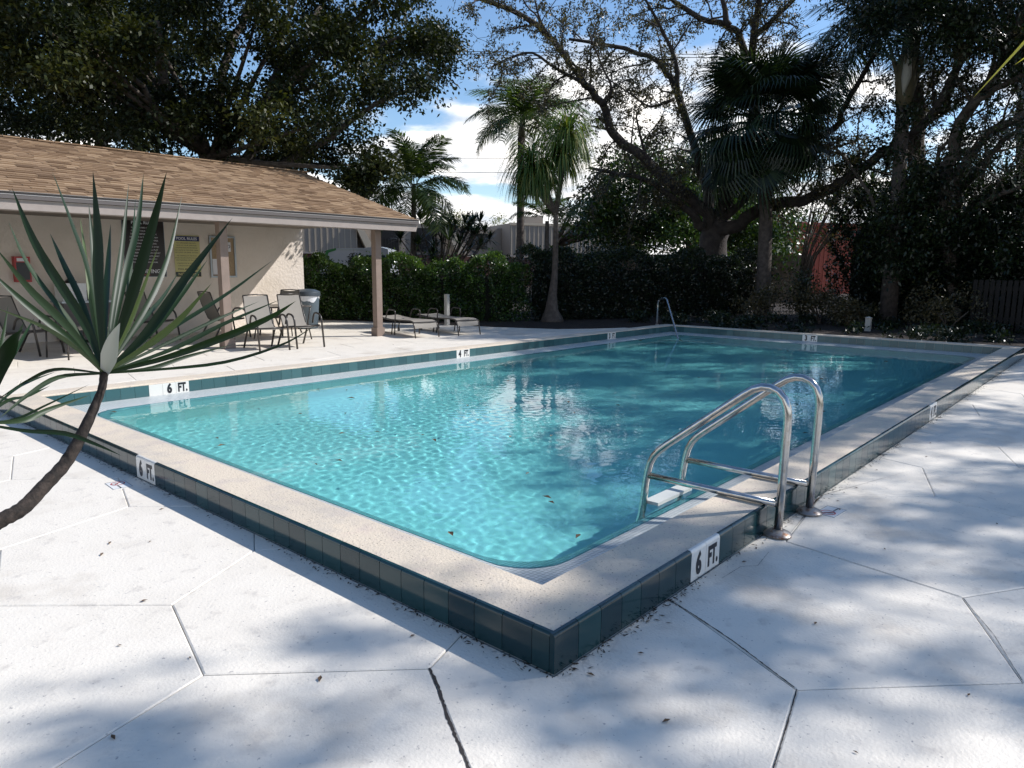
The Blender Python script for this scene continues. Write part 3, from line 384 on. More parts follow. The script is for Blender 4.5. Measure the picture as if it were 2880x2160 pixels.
DRAC=[[[[-1.567,-0.277,1.355],[-1.558,-0.223,1.506],[-1.559,-0.167,1.594],[-1.564,-0.109,1.684]],0.0069,0.25],[[[-1.567,-0.277,1.355],[-1.561,-0.267,1.495],[-1.553,-0.259,1.577],[-1.549,-0.249,1.675]],0.0083,0.15],[[[-1.567,-0.277,1.355],[-1.524,-0.224,1.468],[-1.485,-0.17,1.557],[-1.445,-0.117,1.673]],0.0056,0.2],[[[-1.567,-0.277,1.355],[-1.492,-0.19,1.505],[-1.428,-0.1,1.603],[-1.373,-0.008,1.707]],0.0058,0.2],[[[-1.567,-0.277,1.355],[-1.538,-0.315,1.46],[-1.511,-0.355,1.577],[-1.495,-0.39,1.668]],0.0089,0.12],[[[-1.567,-0.277,1.355],[-1.472,-0.226,1.459],[-1.405,-0.168,1.545],[-1.345,-0.107,1.66]],0.0057,0.2],[[[-1.567,-0.277,1.355],[-1.509,-0.298,1.414],[-1.444,-0.326,1.512],[-1.377,-0.358,1.607]],0.0083,0.15],[[[-1.567,-0.277,1.355],[-1.485,-0.25,1.409],[-1.413,-0.223,1.473],[-1.345,-0.195,1.538]],0.006,0.35],[[[-1.567,-0.277,1.355],[-1.522,-0.339,1.401],[-1.495,-0.396,1.443],[-1.468,-0.456,1.501]],0.0056,0.8],[[[-1.567,-0.277,1.355],[-1.449,-0.236,1.411],[-1.32,-0.208,1.473],[-1.202,-0.181,1.539]],0.0052,0.2],[[[-1.567,-0.277,1.355],[-1.461,-0.26,1.393],[-1.358,-0.248,1.431],[-1.267,-0.236,1.46]],0.0034,0.3],[[[-1.567,-0.277,1.355],[-1.461,-0.289,1.387],[-1.371,-0.301,1.427],[-1.274,-0.325,1.467]],0.0042,0.25],[[[-1.567,-0.277,1.355],[-1.498,-0.346,1.38],[-1.433,-0.42,1.415],[-1.391,-0.488,1.448],[-1.378,-0.542,1.475]],0.006,0.4],[[[-1.567,-0.277,1.355],[-1.502,-0.322,1.359],[-1.417,-0.383,1.369],[-1.346,-0.445,1.398],[-1.309,-0.492,1.432]],0.0028,0.3],[[[-1.567,-0.277,1.355],[-1.579,-0.244,1.435],[-1.623,-0.204,1.553],[-1.641,-0.171,1.646]],0.0076,0.3],[[[-1.567,-0.277,1.355],[-1.584,-0.215,1.426],[-1.621,-0.149,1.522],[-1.63,-0.091,1.598]],0.0056,0.5],[[[-1.567,-0.277,1.355],[-1.612,-0.29,1.427],[-1.665,-0.303,1.491],[-1.706,-0.32,1.55]],0.0061,0.35],[[[-1.567,-0.277,1.355],[-1.61,-0.263,1.414],[-1.662,-0.248,1.473],[-1.7,-0.239,1.522]],0.0058,0.4],[[[-1.567,-0.277,1.355],[-1.617,-0.327,1.401],[-1.672,-0.378,1.441],[-1.74,-0.427,1.474]],0.0035,0.7],[[[-1.567,-0.277,1.355],[-1.55,-0.198,1.443],[-1.528,-0.121,1.543],[-1.506,-0.044,1.614]],0.0035,0.8],[[[-1.567,-0.277,1.355],[-1.551,-0.226,1.457],[-1.533,-0.175,1.55],[-1.517,-0.125,1.633]],0.006,0.2],[[[-1.567,-0.277,1.355],[-1.487,-0.164,1.439],[-1.42,-0.046,1.56],[-1.36,0.073,1.664]],0.0045,0.3],[[[-1.567,-0.277,1.355],[-1.551,-0.339,1.427],[-1.544,-0.399,1.497],[-1.544,-0.456,1.553]],0.0044,0.95],[[[-1.567,-0.277,1.355],[-1.581,-0.339,1.385],[-1.594,-0.403,1.42],[-1.606,-0.466,1.449]],0.0122,1.3],[[[-1.567,-0.277,1.355],[-1.639,-0.31,1.361],[-1.691,-0.351,1.347],[-1.741,-0.394,1.324]],0.0036,0.3],[[[-1.567,-0.277,1.355],[-1.475,-0.197,1.426],[-1.398,-0.113,1.466],[-1.326,-0.028,1.514]],0.004,0.25],[[[-1.567,-0.277,1.355],[-1.556,-0.179,1.455],[-1.551,-0.08,1.53],[-1.539,0.017,1.585]],0.0053,0.2],[[[-1.567,-0.277,1.355],[-1.52,-0.169,1.453],[-1.471,-0.062,1.531],[-1.422,0.046,1.608]],0.0063,0.15],[[[-1.567,-0.277,1.355],[-1.61,-0.196,1.358],[-1.635,-0.123,1.333],[-1.666,-0.05,1.294]],0.003,0.3],[[[-1.567,-0.277,1.355],[-1.485,-0.25,1.352],[-1.407,-0.225,1.364],[-1.311,-0.213,1.378]],0.0039,0.2]]
DRAC_ROOT=[-1.567,-0.277,1.355]
DRAC_TRUNK=[[-1.567,-0.277,1.358,0.0065],[-1.573,-0.274,1.326,0.0062],[-1.601,-0.276,1.272,0.0084],[-1.63,-0.278,1.225,0.0097],[-1.67,-0.287,1.19,0.0105],[-1.704,-0.3,1.167,0.0109],[-1.737,-0.303,1.155,0.0112],[-1.774,-0.306,1.129,0.0114],[-1.815,-0.319,1.062,0.0112]]
DRAC2_ROOT=[-1.762,-0.389,1.321]
DRAC2=[[[[-1.762,-0.389,1.321],[-1.73,-0.369,1.397],[-1.714,-0.345,1.431],[-1.699,-0.322,1.471]],0.0037,0.3],[[[-1.762,-0.389,1.321],[-1.713,-0.356,1.394],[-1.685,-0.319,1.423],[-1.658,-0.282,1.449]],0.003,0.5],[[[-1.762,-0.389,1.321],[-1.728,-0.397,1.395],[-1.714,-0.4,1.427],[-1.703,-0.403,1.452]],0.004,0.25],[[[-1.762,-0.389,1.321],[-1.735,-0.412,1.398],[-1.725,-0.43,1.428],[-1.717,-0.449,1.446]],0.0093,0.1],[[[-1.762,-0.389,1.321],[-1.709,-0.374,1.314],[-1.67,-0.356,1.322],[-1.612,-0.346,1.334]],0.0041,0.5],[[[-1.762,-0.389,1.321],[-1.711,-0.346,1.312],[-1.661,-0.304,1.319],[-1.587,-0.27,1.339]],0.0019,0.6],[[[-1.762,-0.389,1.321],[-1.718,-0.42,1.308],[-1.681,-0.45,1.303],[-1.654,-0.48,1.288],[-1.633,-0.508,1.273]],0.0032,0.3],[[[-1.762,-0.389,1.321],[-1.714,-0.345,1.349],[-1.676,-0.3,1.357],[-1.628,-0.258,1.363]],0.0023,0.2],[[[-1.762,-0.389,1.321],[-1.716,-0.334,1.337],[-1.676,-0.278,1.332],[-1.63,-0.224,1.336]],0.0027,0.2],[[[-1.762,-0.389,1.321],[-1.788,-0.384,1.389],[-1.801,-0.382,1.436]],0.0058,0.3],[[[-1.762,-0.389,1.321],[-1.79,-0.384,1.296],[-1.823,-0.379,1.278]],0.0051,0.3],[[[-1.762,-0.389,1.321],[-1.753,-0.31,1.363],[-1.725,-0.234,1.446]],0.0053,0.2]]
DRAC3_ROOT=[-0.498,-1.403,1.979]
DRAC3=[[[[-0.498,-1.403,1.979],[-0.528,-1.366,1.933],[-0.56,-1.325,1.87],[-0.594,-1.281,1.803]],0.0111,1.1],[[[-0.498,-1.403,1.979],[-0.499,-1.385,1.899],[-0.502,-1.354,1.888],[-0.507,-1.32,1.864]],0.0028,1.0],[[[-0.498,-1.403,1.979],[-0.497,-1.413,1.883],[-0.496,-1.419,1.787]],0.0084,0.4],[[[-0.498,-1.403,1.979],[-0.494,-1.453,1.907],[-0.493,-1.503,1.827]],0.0084,0.4],[[[-0.498,-1.403,1.979],[-0.497,-1.415,2.027],[-0.495,-1.435,2.072]],0.0084,0.4]]
# ================================================================ ground, deck
PL, PW, H, CW = 13.96, 7.38, .162, .32
def frame_sheet(name, x0, y0, x1, y1, hx0, hy0, hx1, hy1, z, mt):
    mb = MB(); v_ = [(x0,y0,z),(x1,y0,z),(x1,y1,z),(x0,y1,z),(hx0,hy0,z),(hx1,hy0,z),(hx1,hy1,z),(hx0,hy1,z)]
    mb.add(v_, [(0,1,5,4),(1,2,6,5),(2,3,7,6),(3,0,4,7)]); return mb.build(name, mt)
tag(frame_sheet('ground', -400, -400, 700, 700, .05, .05, PL-.05, PW-.05, -.035, M['grass']), kind='structure')
deck = tag(frame_sheet('pool_deck', -2.05, -7, 15.4, 16.3, .04, .04, PL-.04, PW-.04, -.009, M['joint']), kind='structure')
def U(a): return np.array([math.cos(math.radians(a)), math.sin(math.radians(a))])
s_ = .76; A0 = np.array([-.88, .99]); c0 = A0+s_*U(15); a1 = math.sqrt(3)*s_*U(45); a2 = math.sqrt(3)*s_*U(105)
SNAP = [(-.71,1.65),(-.88,.99),(-.28,.39),(.53,-.72),(1.15,-1.34),(1.82,-1.03),(-.13,1.96),(-.60,-.16),(.03,-.825),(1.96,-.14)]
def node(p):
    for q in SNAP:
        if math.hypot(p[0]-q[0], p[1]-q[1]) < .27: return q
    r = random.Random(int(round(p[0]*20))*7919+int(round(p[1]*20))); return (p[0]+r.uniform(-.03, .03), p[1]+r.uniform(-.03, .03))
def clip(poly, f):
    out = []
    for i, p in enumerate(poly):
        q = poly[(i+1) % len(poly)]; a, b = f(p), f(q)
        if a >= 0: out.append(p)
        if (a >= 0) != (b >= 0): t = a/(a-b); out.append((p[0]+(q[0]-p[0])*t, p[1]+(q[1]-p[1])*t))
    return out
def inside(p, e=1e-6): return e < p[0] < PL-e and e < p[1] < PW-e
def minus_pool(poly):
    dense = []                                  # hexagon outline with its crossings of the pool edge
    for i, p in enumerate(poly):
        q = poly[(i+1) % len(poly)]; ts = [0.]
        for k, lim in ((0,0),(0,PL),(1,0),(1,PW)):
            d = q[k]-p[k]
            if abs(d) > 1e-9:
                t = (lim-p[k])/d; x = (p[0]+(q[0]-p[0])*t, p[1]+(q[1]-p[1])*t)
                if 1e-6 < t < 1-1e-6 and -1e-6 <= x[0] <= PL+1e-6 and -1e-6 <= x[1] <= PW+1e-6: ts.append(t)
        for t in sorted(ts): dense.append((p[0]+(q[0]-p[0])*t, p[1]+(q[1]-p[1])*t))
    flags = [not inside(p, 1e-5) for p in dense]
    if all(flags): return dense
    if not any(flags): return None
    n = len(dense); st = [i for i in range(n) if flags[i] and not flags[i-1]][0]; ch = []
    i = st
    while flags[i % n] and len(ch) < n: ch.append(dense[i % n]); i += 1
    for c in ((0,0),(PL,0),(PL,PW),(0,PW)):
        # is the corner inside the polygon?
        cn = 0; m_ = len(poly)
        for j in range(m_):
            a, b = poly[j], poly[j-1]
            if (a[1] > c[1]) != (b[1] > c[1]) and c[0] < (b[0]-a[0])*(c[1]-a[1])/(b[1]-a[1])+a[0]: cn ^= 1
        if cn: ch.append(c)
    return ch
def area(p): return .5*sum(p[i-1][0]*p[i][1]-p[i][0]*p[i-1][1] for i in range(len(p)))
def inset(p, d):
    n = len(p); out = []
    for i in range(n):
        a, b, c = Vector(p[i-1]), Vector(p[i]), Vector(p[(i+1) % n]); u = (b-a); v_ = (c-b)
        if u.length < 1e-5 or v_.length < 1e-5: out.append(tuple(b)); continue
        u.normalize(); v_.normalize(); n1 = Vector((-u.y, u.x)); n2 = Vector((-v_.y, v_.x)); bb = n1+n2
        if bb.length < .2: out.append(tuple(b)); continue
        bb.normalize(); out.append(tuple(b+bb*d/max(.4, bb.dot(n1))))
    return out
ns_ = 0
for i in range(-30, 30):
    for j in range(-30, 30):
        c = c0+a1*i+a2*j
        if not (-3.4 < c[0] < 16.5 and -8 < c[1] < 17.3): continue
        p = [node(c+s_*U(15+60*k)) for k in range(6)]
        for f in (lambda q: q[0]+2.05, lambda q: 15.4-q[0], lambda q: q[1]+7, lambda q: 16.3-q[1]): p = clip(p, f) if p else p
        if not p or len(p) < 3: continue
        p = minus_pool(p)
        if not p or len(p) < 3: continue
        q = [p[0]]
        for x in p[1:]:
            if math.hypot(x[0]-q[-1][0], x[1]-q[-1][1]) > .004: q.append(x)
        if math.hypot(q[0][0]-q[-1][0], q[0][1]-q[-1][1]) < .004: q.pop()
        if len(q) < 3 or abs(area(q)) < .004: continue
        if area(q) < 0: q = q[::-1]
        o1 = inset(q, .0020); o2 = inset(q, .0085); n = len(q); zt = rnd.uniform(-.0012, .0012)
        mb = MB(); mb.add([(x,y,-.03) for x,y in o1]+[(x,y,zt-.004) for x,y in o1]+[(x,y,zt) for x,y in o2],
            [(k,(k+1)%n,n+(k+1)%n,n+k) for k in range(n)]+[(n+k,n+(k+1)%n,2*n+(k+1)%n,2*n+k) for k in range(n)]+[tuple(range(2*n,3*n))])
        ob = mb.build('slab', M['deck'], deck); ns_ += 1
# opened joints with ragged dark edges
def ragged(pts, wd, g, z=.0015):
    mb = MB(); vs = []; tot = []
    for a, b in zip(pts[:-1], pts[1:]):
        a, b = Vector(a), Vector(b); m_ = max(3, int((b-a).length/.012)); d = (b-a).normalized(); nrm = Vector((-d.y, d.x))
        for k in range(m_):
            p = a+(b-a)*k/m_; w1 = wd*g.uniform(.35, 1.2); w2 = wd*g.uniform(.2, .8); tot.append((p+nrm*w1*.5, p-nrm*w2*.5))
    for u, v_ in tot: vs += [(u.x, u.y, z), (v_.x, v_.y, z)]
    mb.add(vs, [(2*k, 2*k+1, 2*k+3, 2*k+2) for k in range(len(tot)-1)]); return mb
g0 = random.Random(3)
cr_ = MB()
for pts, wd in (([(-.28,.39),(-.345,.27),(-.45,.11),(-.60,-.16),(-.70,-.45)], .016), ([(.86,-.003),(.80,-.17),(.70,-.40),(.53,-.72)], .008), ([(.53,-.72),(.28,-.775),(.03,-.825)], .006), ([(1.96,-.14),(1.89,-.60),(1.82,-1.03)], .0035), ([(1.82,-1.03),(1.50,-1.20),(1.15,-1.34)], .003), ([(1.25,-.09),(1.45,-.10),(1.52,-.16),(1.75,-.13)], .0025)):
    b = ragged([(x,y) for x,y in pts], wd, g0); cr_.add(b.v, b.f)
cr_.build('joint_gap', M['crack'], deck)
# planting beds over the far edge of the deck
mb = MB(); bed = [(70,-9),(15.2,-9),(14.7,-.12),(13.985,.0),(13.985,7.55),(13.9,8.55),(13.1,8.9),(12.3,9.5),(11.6,11.0),(11.1,12.6),(10.6,14.1),(10.0,15.9),(9.0,16.2),(-8,16.25),(-8,70),(70,70)]
mb.add([(x,y,.02) for x,y in bed], [tuple(range(len(bed)))]); mb.add([(x,y,.02) for x,y in bed]+[(x,y,-.03) for x,y in bed], [(i,i+len(bed),(i+1)%len(bed)+len(bed),(i+1)%len(bed)) for i in range(len(bed))])
tag(mb.build('planting_bed', M['mulch']), kind='structure')
mb = MB(); mb.box((-9,-12,-.03),(-2.055,14,.015)); tag(mb.build('side_bed', M['mulch']), kind='structure')
# ================================================================ pool
pool = thing('swimming_pool', 'rectangular pool with raised coquina coping and dark teal tile face', 'swimming pool', (0,0,0))
mb = MB(); t0, t1 = .018, CW
def ring(x0, y0, x1, y1, z): return [(x0,y0,z),(x1,y0,z),(x1,y1,z),(x0,y1,z)]
loops = [ring(t0,t0,PL-t0,PW-t0,-.02), ring(t0,t0,PL-t0,PW-t0,H), ring(CW-.008,CW-.008,PL-CW+.008,PW-CW+.008,H), ring(CW,CW,PL-CW,PW-CW,H-.008), ring(CW,CW,PL-CW,PW-CW,-.03)]
vs = [p for l_ in loops for p in l_]; mb.add(vs, [(4*i+k, 4*i+(k+1)%4, 4*i+4+(k+1)%4, 4*i+4+k) for i in range(4) for k in range(4)])
mb.build('coping', M['coping'], pool)
mb = MB(); e_ = .004                           # grout bed behind the tiles
mb.box((e_,e_,-.02),(t0-.001,PW-e_,.150)); mb.box((t0,e_,-.02),(PL-e_,t0-.001,.150)); mb.box((PL-t0+.001,t0,-.02),(PL-e_,PW-e_,.150)); mb.box((t0,PW-t0+.001,-.02),(PL-t0,PW-e_,.150)); mb.build('grout_bed', M['grout'], pool)
prof = [(0,.004),(0,.148),(.003,.158),(.010,.1655),(.024,.1665),(.024,.004)]
def tile_mesh(ln, mt, tint, pr=prof):
    mb = MB(); h = ln/2; n = len(pr); mb.add([(-h,y,z) for y,z in pr]+[(h,y,z) for y,z in pr], [tuple(range(n)), tuple(range(n,2*n))[::-1]]+[(i,n+i,n+(i+1)%n,(i+1)%n) for i in range(n)], tint); me = mb.mesh('tile', mt, tint=True)
    me.polygons.foreach_set('use_smooth', [True]*len(me.polygons)); me.set_sharp_from_angle(angle=math.radians(40)); return me
PT = .1556
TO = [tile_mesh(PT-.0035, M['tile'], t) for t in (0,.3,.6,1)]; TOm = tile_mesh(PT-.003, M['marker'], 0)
ipr = [(0,.004),(0,.146),(.009,.146),(.009,.004)]
TI = [tile_mesh(PT-.003, M['tile_in'], t, ipr) for t in (0,.35,.7,1)]; TIm = tile_mesh(PT-.0025, M['marker'], 0, ipr)
G = {k: text_mesh('lettering', k, .150, M['ink'], bold=.05, cond=.74) for k in ('6','4','3')}; G['FT.'] = text_mesh('lettering', 'FT.', .142, M['ink'], bold=.045, cond=.62)
def put_tile(mesh, x, y, rz, mark=None, name='tile', inner=False, sx=1):
    Mx = Matrix.Translation((x,y,0)) @ Matrix.Rotation(rz,4,'Z') @ Matrix.Diagonal((sx,1,1,1)); o = inst(name, mesh, pool, Mx)
    if mark: inst('lettering', G[mark], o, Matrix.Translation((0,-.0012,.076)) @ Matrix.Rotation(PI/2,4,'X'))
marks = {7:'6', 8:'FT.', 40:'4', 41:'FT.'}
k = 0; x = 0
while x < PL-.02:
    ln = min(PT, PL-x); mk = marks.get(k); put_tile(TOm if mk else TO[rnd.randrange(4)], x+ln/2, 0, 0, mk, 'depth_tile' if mk else 'tile', sx=ln/PT); x += PT; k += 1
y = .11; k = 0; put_tile(TO[1], 0, .067, -PI/2, sx=.086/PT)
while y < PW-.02:
    ln = min(PT, PW-y); mk = {22:'FT.', 23:'6'}.get(k); put_tile(TOm if mk else TO[rnd.randrange(4)], 0, y+ln/2, -PI/2, mk, 'depth_tile' if mk else 'tile', sx=ln/PT); y += PT; k += 1
yi = PW-CW-.0095; x = CW+.0; off = (1.549-CW) % PT; put_tile(TI[0], CW+off/2, yi, 0, sx=off/PT); x = CW+off; k = 0
b6 = round((1.549-x)/PT); b4 = round((6.43-x)/PT); b3 = round((10.918-x)/PT); mi = {b6-1:'', b6:'6', b6+1:'FT.', b4:'4', b4+1:'FT.', b3:'3', b3+1:'FT.'}
while x < PL-CW-.02:
    ln = min(PT, PL-CW-x); mk = mi.get(k); put_tile(TIm if mk is not None else TI[rnd.randrange(4)], x+ln/2, yi, 0, mk, 'depth_tile' if mk is not None else 'tile', sx=ln/PT); x += PT; k += 1
xi = PL-CW-.0095; y = CW+.01; k = 0; bb_ = round((3.543-y)/PT)
while y < PW-CW-.03:
    ln = min(PT, PW-CW-.012-y); mk = {bb_:'FT.', bb_+1:'3'}.get(k); put_tile(TIm if mk else TI[rnd.randrange(4)], xi, y+ln/2, -PI/2, mk, 'depth_tile' if mk else 'tile', sx=ln/PT); y += PT; k += 1
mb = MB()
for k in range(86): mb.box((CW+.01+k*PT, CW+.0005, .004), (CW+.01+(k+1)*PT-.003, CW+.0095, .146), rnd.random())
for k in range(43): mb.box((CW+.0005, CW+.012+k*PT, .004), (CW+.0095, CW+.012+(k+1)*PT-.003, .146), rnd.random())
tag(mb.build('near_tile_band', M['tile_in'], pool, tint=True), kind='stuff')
# ledge, walls and floor of the basin as rounded loops
def rloop(d, r, z, nz=8):
    x0, y0, x1, y1 = CW+d, CW+d, PL-CW-d, PW-CW-d; out = []
    for cx, cyy, a0 in ((x1-r,y0+r,-90),(x1-r,y1-r,0),(x0+r,y1-r,90),(x0+r,y0+r,180)):
        for k in range(nz+1): a = math.radians(a0+90*k/nz); X_ = cx+r*math.cos(a); out.append((X_, cyy+r*math.sin(a), z(X_) if callable(z) else z))
    return out
def loft(mb, LL):
    n = len(LL[0]); mb.add([p for l_ in LL for p in l_], [(i*n+k, i*n+(k+1)%n, (i+1)*n+(k+1)%n, (i+1)*n+k) for i in range(len(LL)-1) for k in range(n)])
WZ = -.018
mb = MB(); loft(mb, [rloop(.0, .004, .014), rloop(.12, .05, .006), rloop(.24, .18, -.006), rloop(.30, .29, -.014), rloop(.335, .33, -.024), rloop(.38, .36, -.05), rloop(.395, .375, -.075)]); led = mb.build('gutter_ledge', M['ledge'], pool, smooth=True); led.cycles.is_caustics_receiver = True
zb = lambda X_: -1.30+.50*X_/PL
L1 = [rloop(.395, .375, -.075), rloop(.398, .375, lambda X_: zb(X_)+.25), rloop(.47, .32, lambda X_: zb(X_)+.07), rloop(.64, .30, zb)]; mb = MB(); loft(mb, L1); n = len(L1[0]); mb.add(L1[-1], [tuple(range(n))])
basin = mb.build('basin', M['plaster'], pool, smooth=True)
for kk, (r, z0, z1) in enumerate(((.62,-.62,-.30),(.98,-.70,-.48),(1.34,-.80,-.66))):
    cx, cyy = PL-CW-.30, PW-CW-.30; poly = [(cx,cyy)]+[(cx+r*math.cos(math.radians(a)), cyy+r*math.sin(math.radians(a))) for a in np.linspace(180, 270, 14)]
    st = MB().prism(poly, -1.0-.01*kk, z1).build('step', M['plaster'], pool); st.cycles.is_caustics_receiver = True
# water
h_ = .021; nx, ny = int((PL-2*CW)/h_), int((PW-2*CW)/h_)
Xg, Yg = np.meshgrid(np.linspace(CW+.002, PL-CW-.002, nx), np.linspace(CW+.002, PW-CW-.002, ny)); Zg = 0*Xg; gw = np.random.default_rng(1)
for i in range(110):
    lam = gw.uniform(.055, .15); kk = 2*PI/lam; a = gw.uniform(0, 2*PI); Zg += .00031*lam*np.sin(kk*(np.cos(a)*Xg+np.sin(a)*Yg)+gw.uniform(0, 2*PI))
for i in range(10):
    lam = gw.uniform(.8, 2.2); kk = 2*PI/lam; a = gw.uniform(0, 2*PI); Zg += .00014*lam*np.sin(kk*(np.cos(a)*Xg+np.sin(a)*Yg)+gw.uniform(0, 2*PI))
amp_ = .55+.45*np.sin(Xg*.9+1.2)*np.sin(Yg*1.1+.4); Zg *= amp_*.8+.3
V = np.stack([Xg, Yg, Zg+WZ], -1).reshape(-1, 3); idx = np.arange(nx*ny).reshape(ny, nx); F = np.stack([idx[:-1,:-1], idx[:-1,1:], idx[1:,1:], idx[1:,:-1]], -1).reshape(-1, 4)
mw = bpy.data.materials.new('pool_water'); mw.use_nodes = True; t_ = mw.node_tree; t_.nodes.clear(); N = t_.nodes.new; K = t_.links.new; out = N('ShaderNodeOutputMaterial')
rf = N('ShaderNodeBsdfRefraction'); rf.inputs['IOR'].default_value = 1.33; rf.inputs['Roughness'].default_value = 0; rf.inputs[0].default_value = (.55,.965,.99,1)
tp = N('ShaderNodeBsdfTransparent'); tp.inputs[0].default_value = (.55,.965,.99,1); m1 = N('ShaderNodeMixShader'); m1.inputs[0].default_value = .08; K(rf.outputs[0], m1.inputs[1]); K(tp.outputs[0], m1.inputs[2])
gl = N('ShaderNodeBsdfGlossy'); gl.inputs['Roughness'].default_value = .0; m2 = N('ShaderNodeMixShader')
ge = N('ShaderNodeNewGeometry'); dt = N('ShaderNodeVectorMath'); dt.operation = 'DOT_PRODUCT'; K(ge.outputs['Incoming'], dt.inputs[0]); K(ge.outputs['Normal'], dt.inputs[1])
ab = N('ShaderNodeMath'); ab.operation = 'ABSOLUTE'; K(dt.outputs['Value'], ab.inputs[0]); om = N('ShaderNodeMath'); om.operation = 'SUBTRACT'; om.inputs[0].default_value = 1; K(ab.outputs[0], om.inputs[1])
pw = N('ShaderNodeMath'); pw.operation = 'POWER'; K(om.outputs[0], pw.inputs[0]); pw.inputs[1].default_value = 5; fz = N('ShaderNodeMath'); fz.operation = 'MULTIPLY_ADD'; K(pw.outputs[0], fz.inputs[0]); fz.inputs[1].default_value = .98; fz.inputs[2].default_value = .02
K(fz.outputs[0], m2.inputs[0]); K(m1.outputs[0], m2.inputs[1]); K(gl.outputs[0], m2.inputs[2]); K(m2.outputs[0], out.inputs[0])
wm = fast_mesh('pool_water', V, F, mw, np.zeros(len(F))); wm.polygons.foreach_set('use_smooth', [True]*len(wm.polygons)); water = tag(inst('pool_water', wm), kind='structure')
water.cycles.is_caustics_caster = True; basin.cycles.is_caustics_receiver = True
# ================================================================ ladder and rail
def arc_path(pts, rr, n=6):
    """polyline with rounded corners"""
    P = [Vector(p) for p in pts]; out = [P[0]]
    for i in range(1, len(P)-1):
        a, b, c = P[i-1], P[i], P[i+1]; r = rr[i-1]; u = (a-b).normalized(); v_ = (c-b).normalized(); s = b+u*r; e = b+v_*r
        for k in range(n+1): t = k/n; out.append((1-t)**2*s+2*t*(1-t)*b+t*t*e)
    return out+[P[-1]]
lad = thing('pool_ladder', 'stainless steel ladder with two looped handrails over the right side of the pool', 'ladder', (2.28,-.07,0))
for X_ in (-.26, .26):
    path = [(X_,a_,b_) for a_,b_ in [(0,0),(-.006,.35),(-.012,.62),(-.012,.70),(-.004,.755),(.016,.805),(.050,.840),(.095,.858),(.145,.858),(.195,.840),(.25,.802),(.33,.739),(.48,.620),(.64,.494),(.74,.415),(.79,.372),(.828,.328),(.855,.275),(.872,.21),(.885,.12),(.90,-.05),(.925,-.50),(.935,-1.05)]]
    MB().tube(path, .0242, 14).build('handrail', M['steel'], lad, smooth=True)
    MB().tube([(X_,.018,.187),(X_,.885,.187)], .021, 12).build('brace', M['steel'], lad, smooth=True)
    smooth_sharp(MB().lathe([(.078,.0035),(.080,.012),(.066,.024),(.040,.036),(.0285,.040)], (X_,0), 24).build('escutcheon', M['rust'], lad))
for z in (.006, -.30, -.60): smooth_sharp(MB().box((-.235,.80,z-.022),(.235,.905,z)).build('tread', M['tread'], lad))
rail = thing('grab_rail', 'single steel grab rail leaning into the far corner of the pool', 'rail', (13.57,7.405,0))
dd = Vector((-.688,-.726,0)); z = Vector((0,0,1)); b_ = Vector((0,0,.164))
MB().tube(arc_path([b_, b_+z*.565, dd*.16+z*.80, dd*.66+z*.835, dd*1.64+z*(-.02), dd*1.95+z*(-.30)], [.10,.08,.09,.1], 6), .022, 12).build('tube', M['steel'], rail, smooth=True)
MB().lathe([(.05,.1635),(.05,.172),(.03,.182)], (0,0), 16).build('escutcheon', M['rust'], rail)
# no-diving plaques set in the deck
def plaque(loc, rz, label):
    t = thing('no_diving_plaque', label, 'warning plaque', loc, rz, 'no diving plaques set in the deck')
    MB().box((-.10,-.0625,-.004),(.10,.0625,.0022)).build('plate', M['white'], t)
    e = MB(); e.box((-.099,-.0615,.0023),(.099,-.0595,.0030)); e.box((-.099,.0595,.0023),(.099,.0615,.0030)); e.box((-.099,-.0594,.0023),(-.097,.0594,.0030)); e.box((.097,-.0594,.0023),(.099,.0594,.0030)); e.build('border', M['ink'], t)
    mb = MB(); n = 28; vs = []
    for k in range(n): a = 2*PI*k/n; vs += [(-.035+.046*math.cos(a),.046*math.sin(a)+.004,.0034),(-.035+.038*math.cos(a),.038*math.sin(a)+.004,.0034)]
    mb.add(vs, [(2*k,(2*k+2)%(2*n),(2*k+3)%(2*n),2*k+1) for k in range(n)]); Mx = Matrix.Translation((-.035,.004,0)) @ Matrix.Rotation(math.radians(-45),4,'Z'); mb.box((-.040,-.0035,.0036),(.040,.0035,.0040), M=Mx); mb.build('prohibition_ring', M['red'], t)
    d = MB(); d.bar((-.058,.022,.0028),(-.028,-.008,.0028),.008,.0006); d.bar((-.03,-.01,.0028),(-.008,-.022,.0028),.006,.0006); d.bar((-.05,-.0,.0028),(-.035,-.03,.0028),.005,.0006); d.lathe([(.006,.0024),(.006,.0031)], (-.022,-.006), 8); d.build('diver_symbol', M['ink'], t)
    o = inst('lettering', text_mesh('lettering', 'NO DIVING', .015, M['ink'], .0002, .02), t, Matrix.Translation((.054,-.012,.003)))
plaque((2.66,-.165,0), math.radians(-4), 'small no diving plaque in the deck beside the ladder foot')
plaque((-.165,3.74,0), math.radians(-94), 'small no diving plaque in the deck beside the left six foot marker')
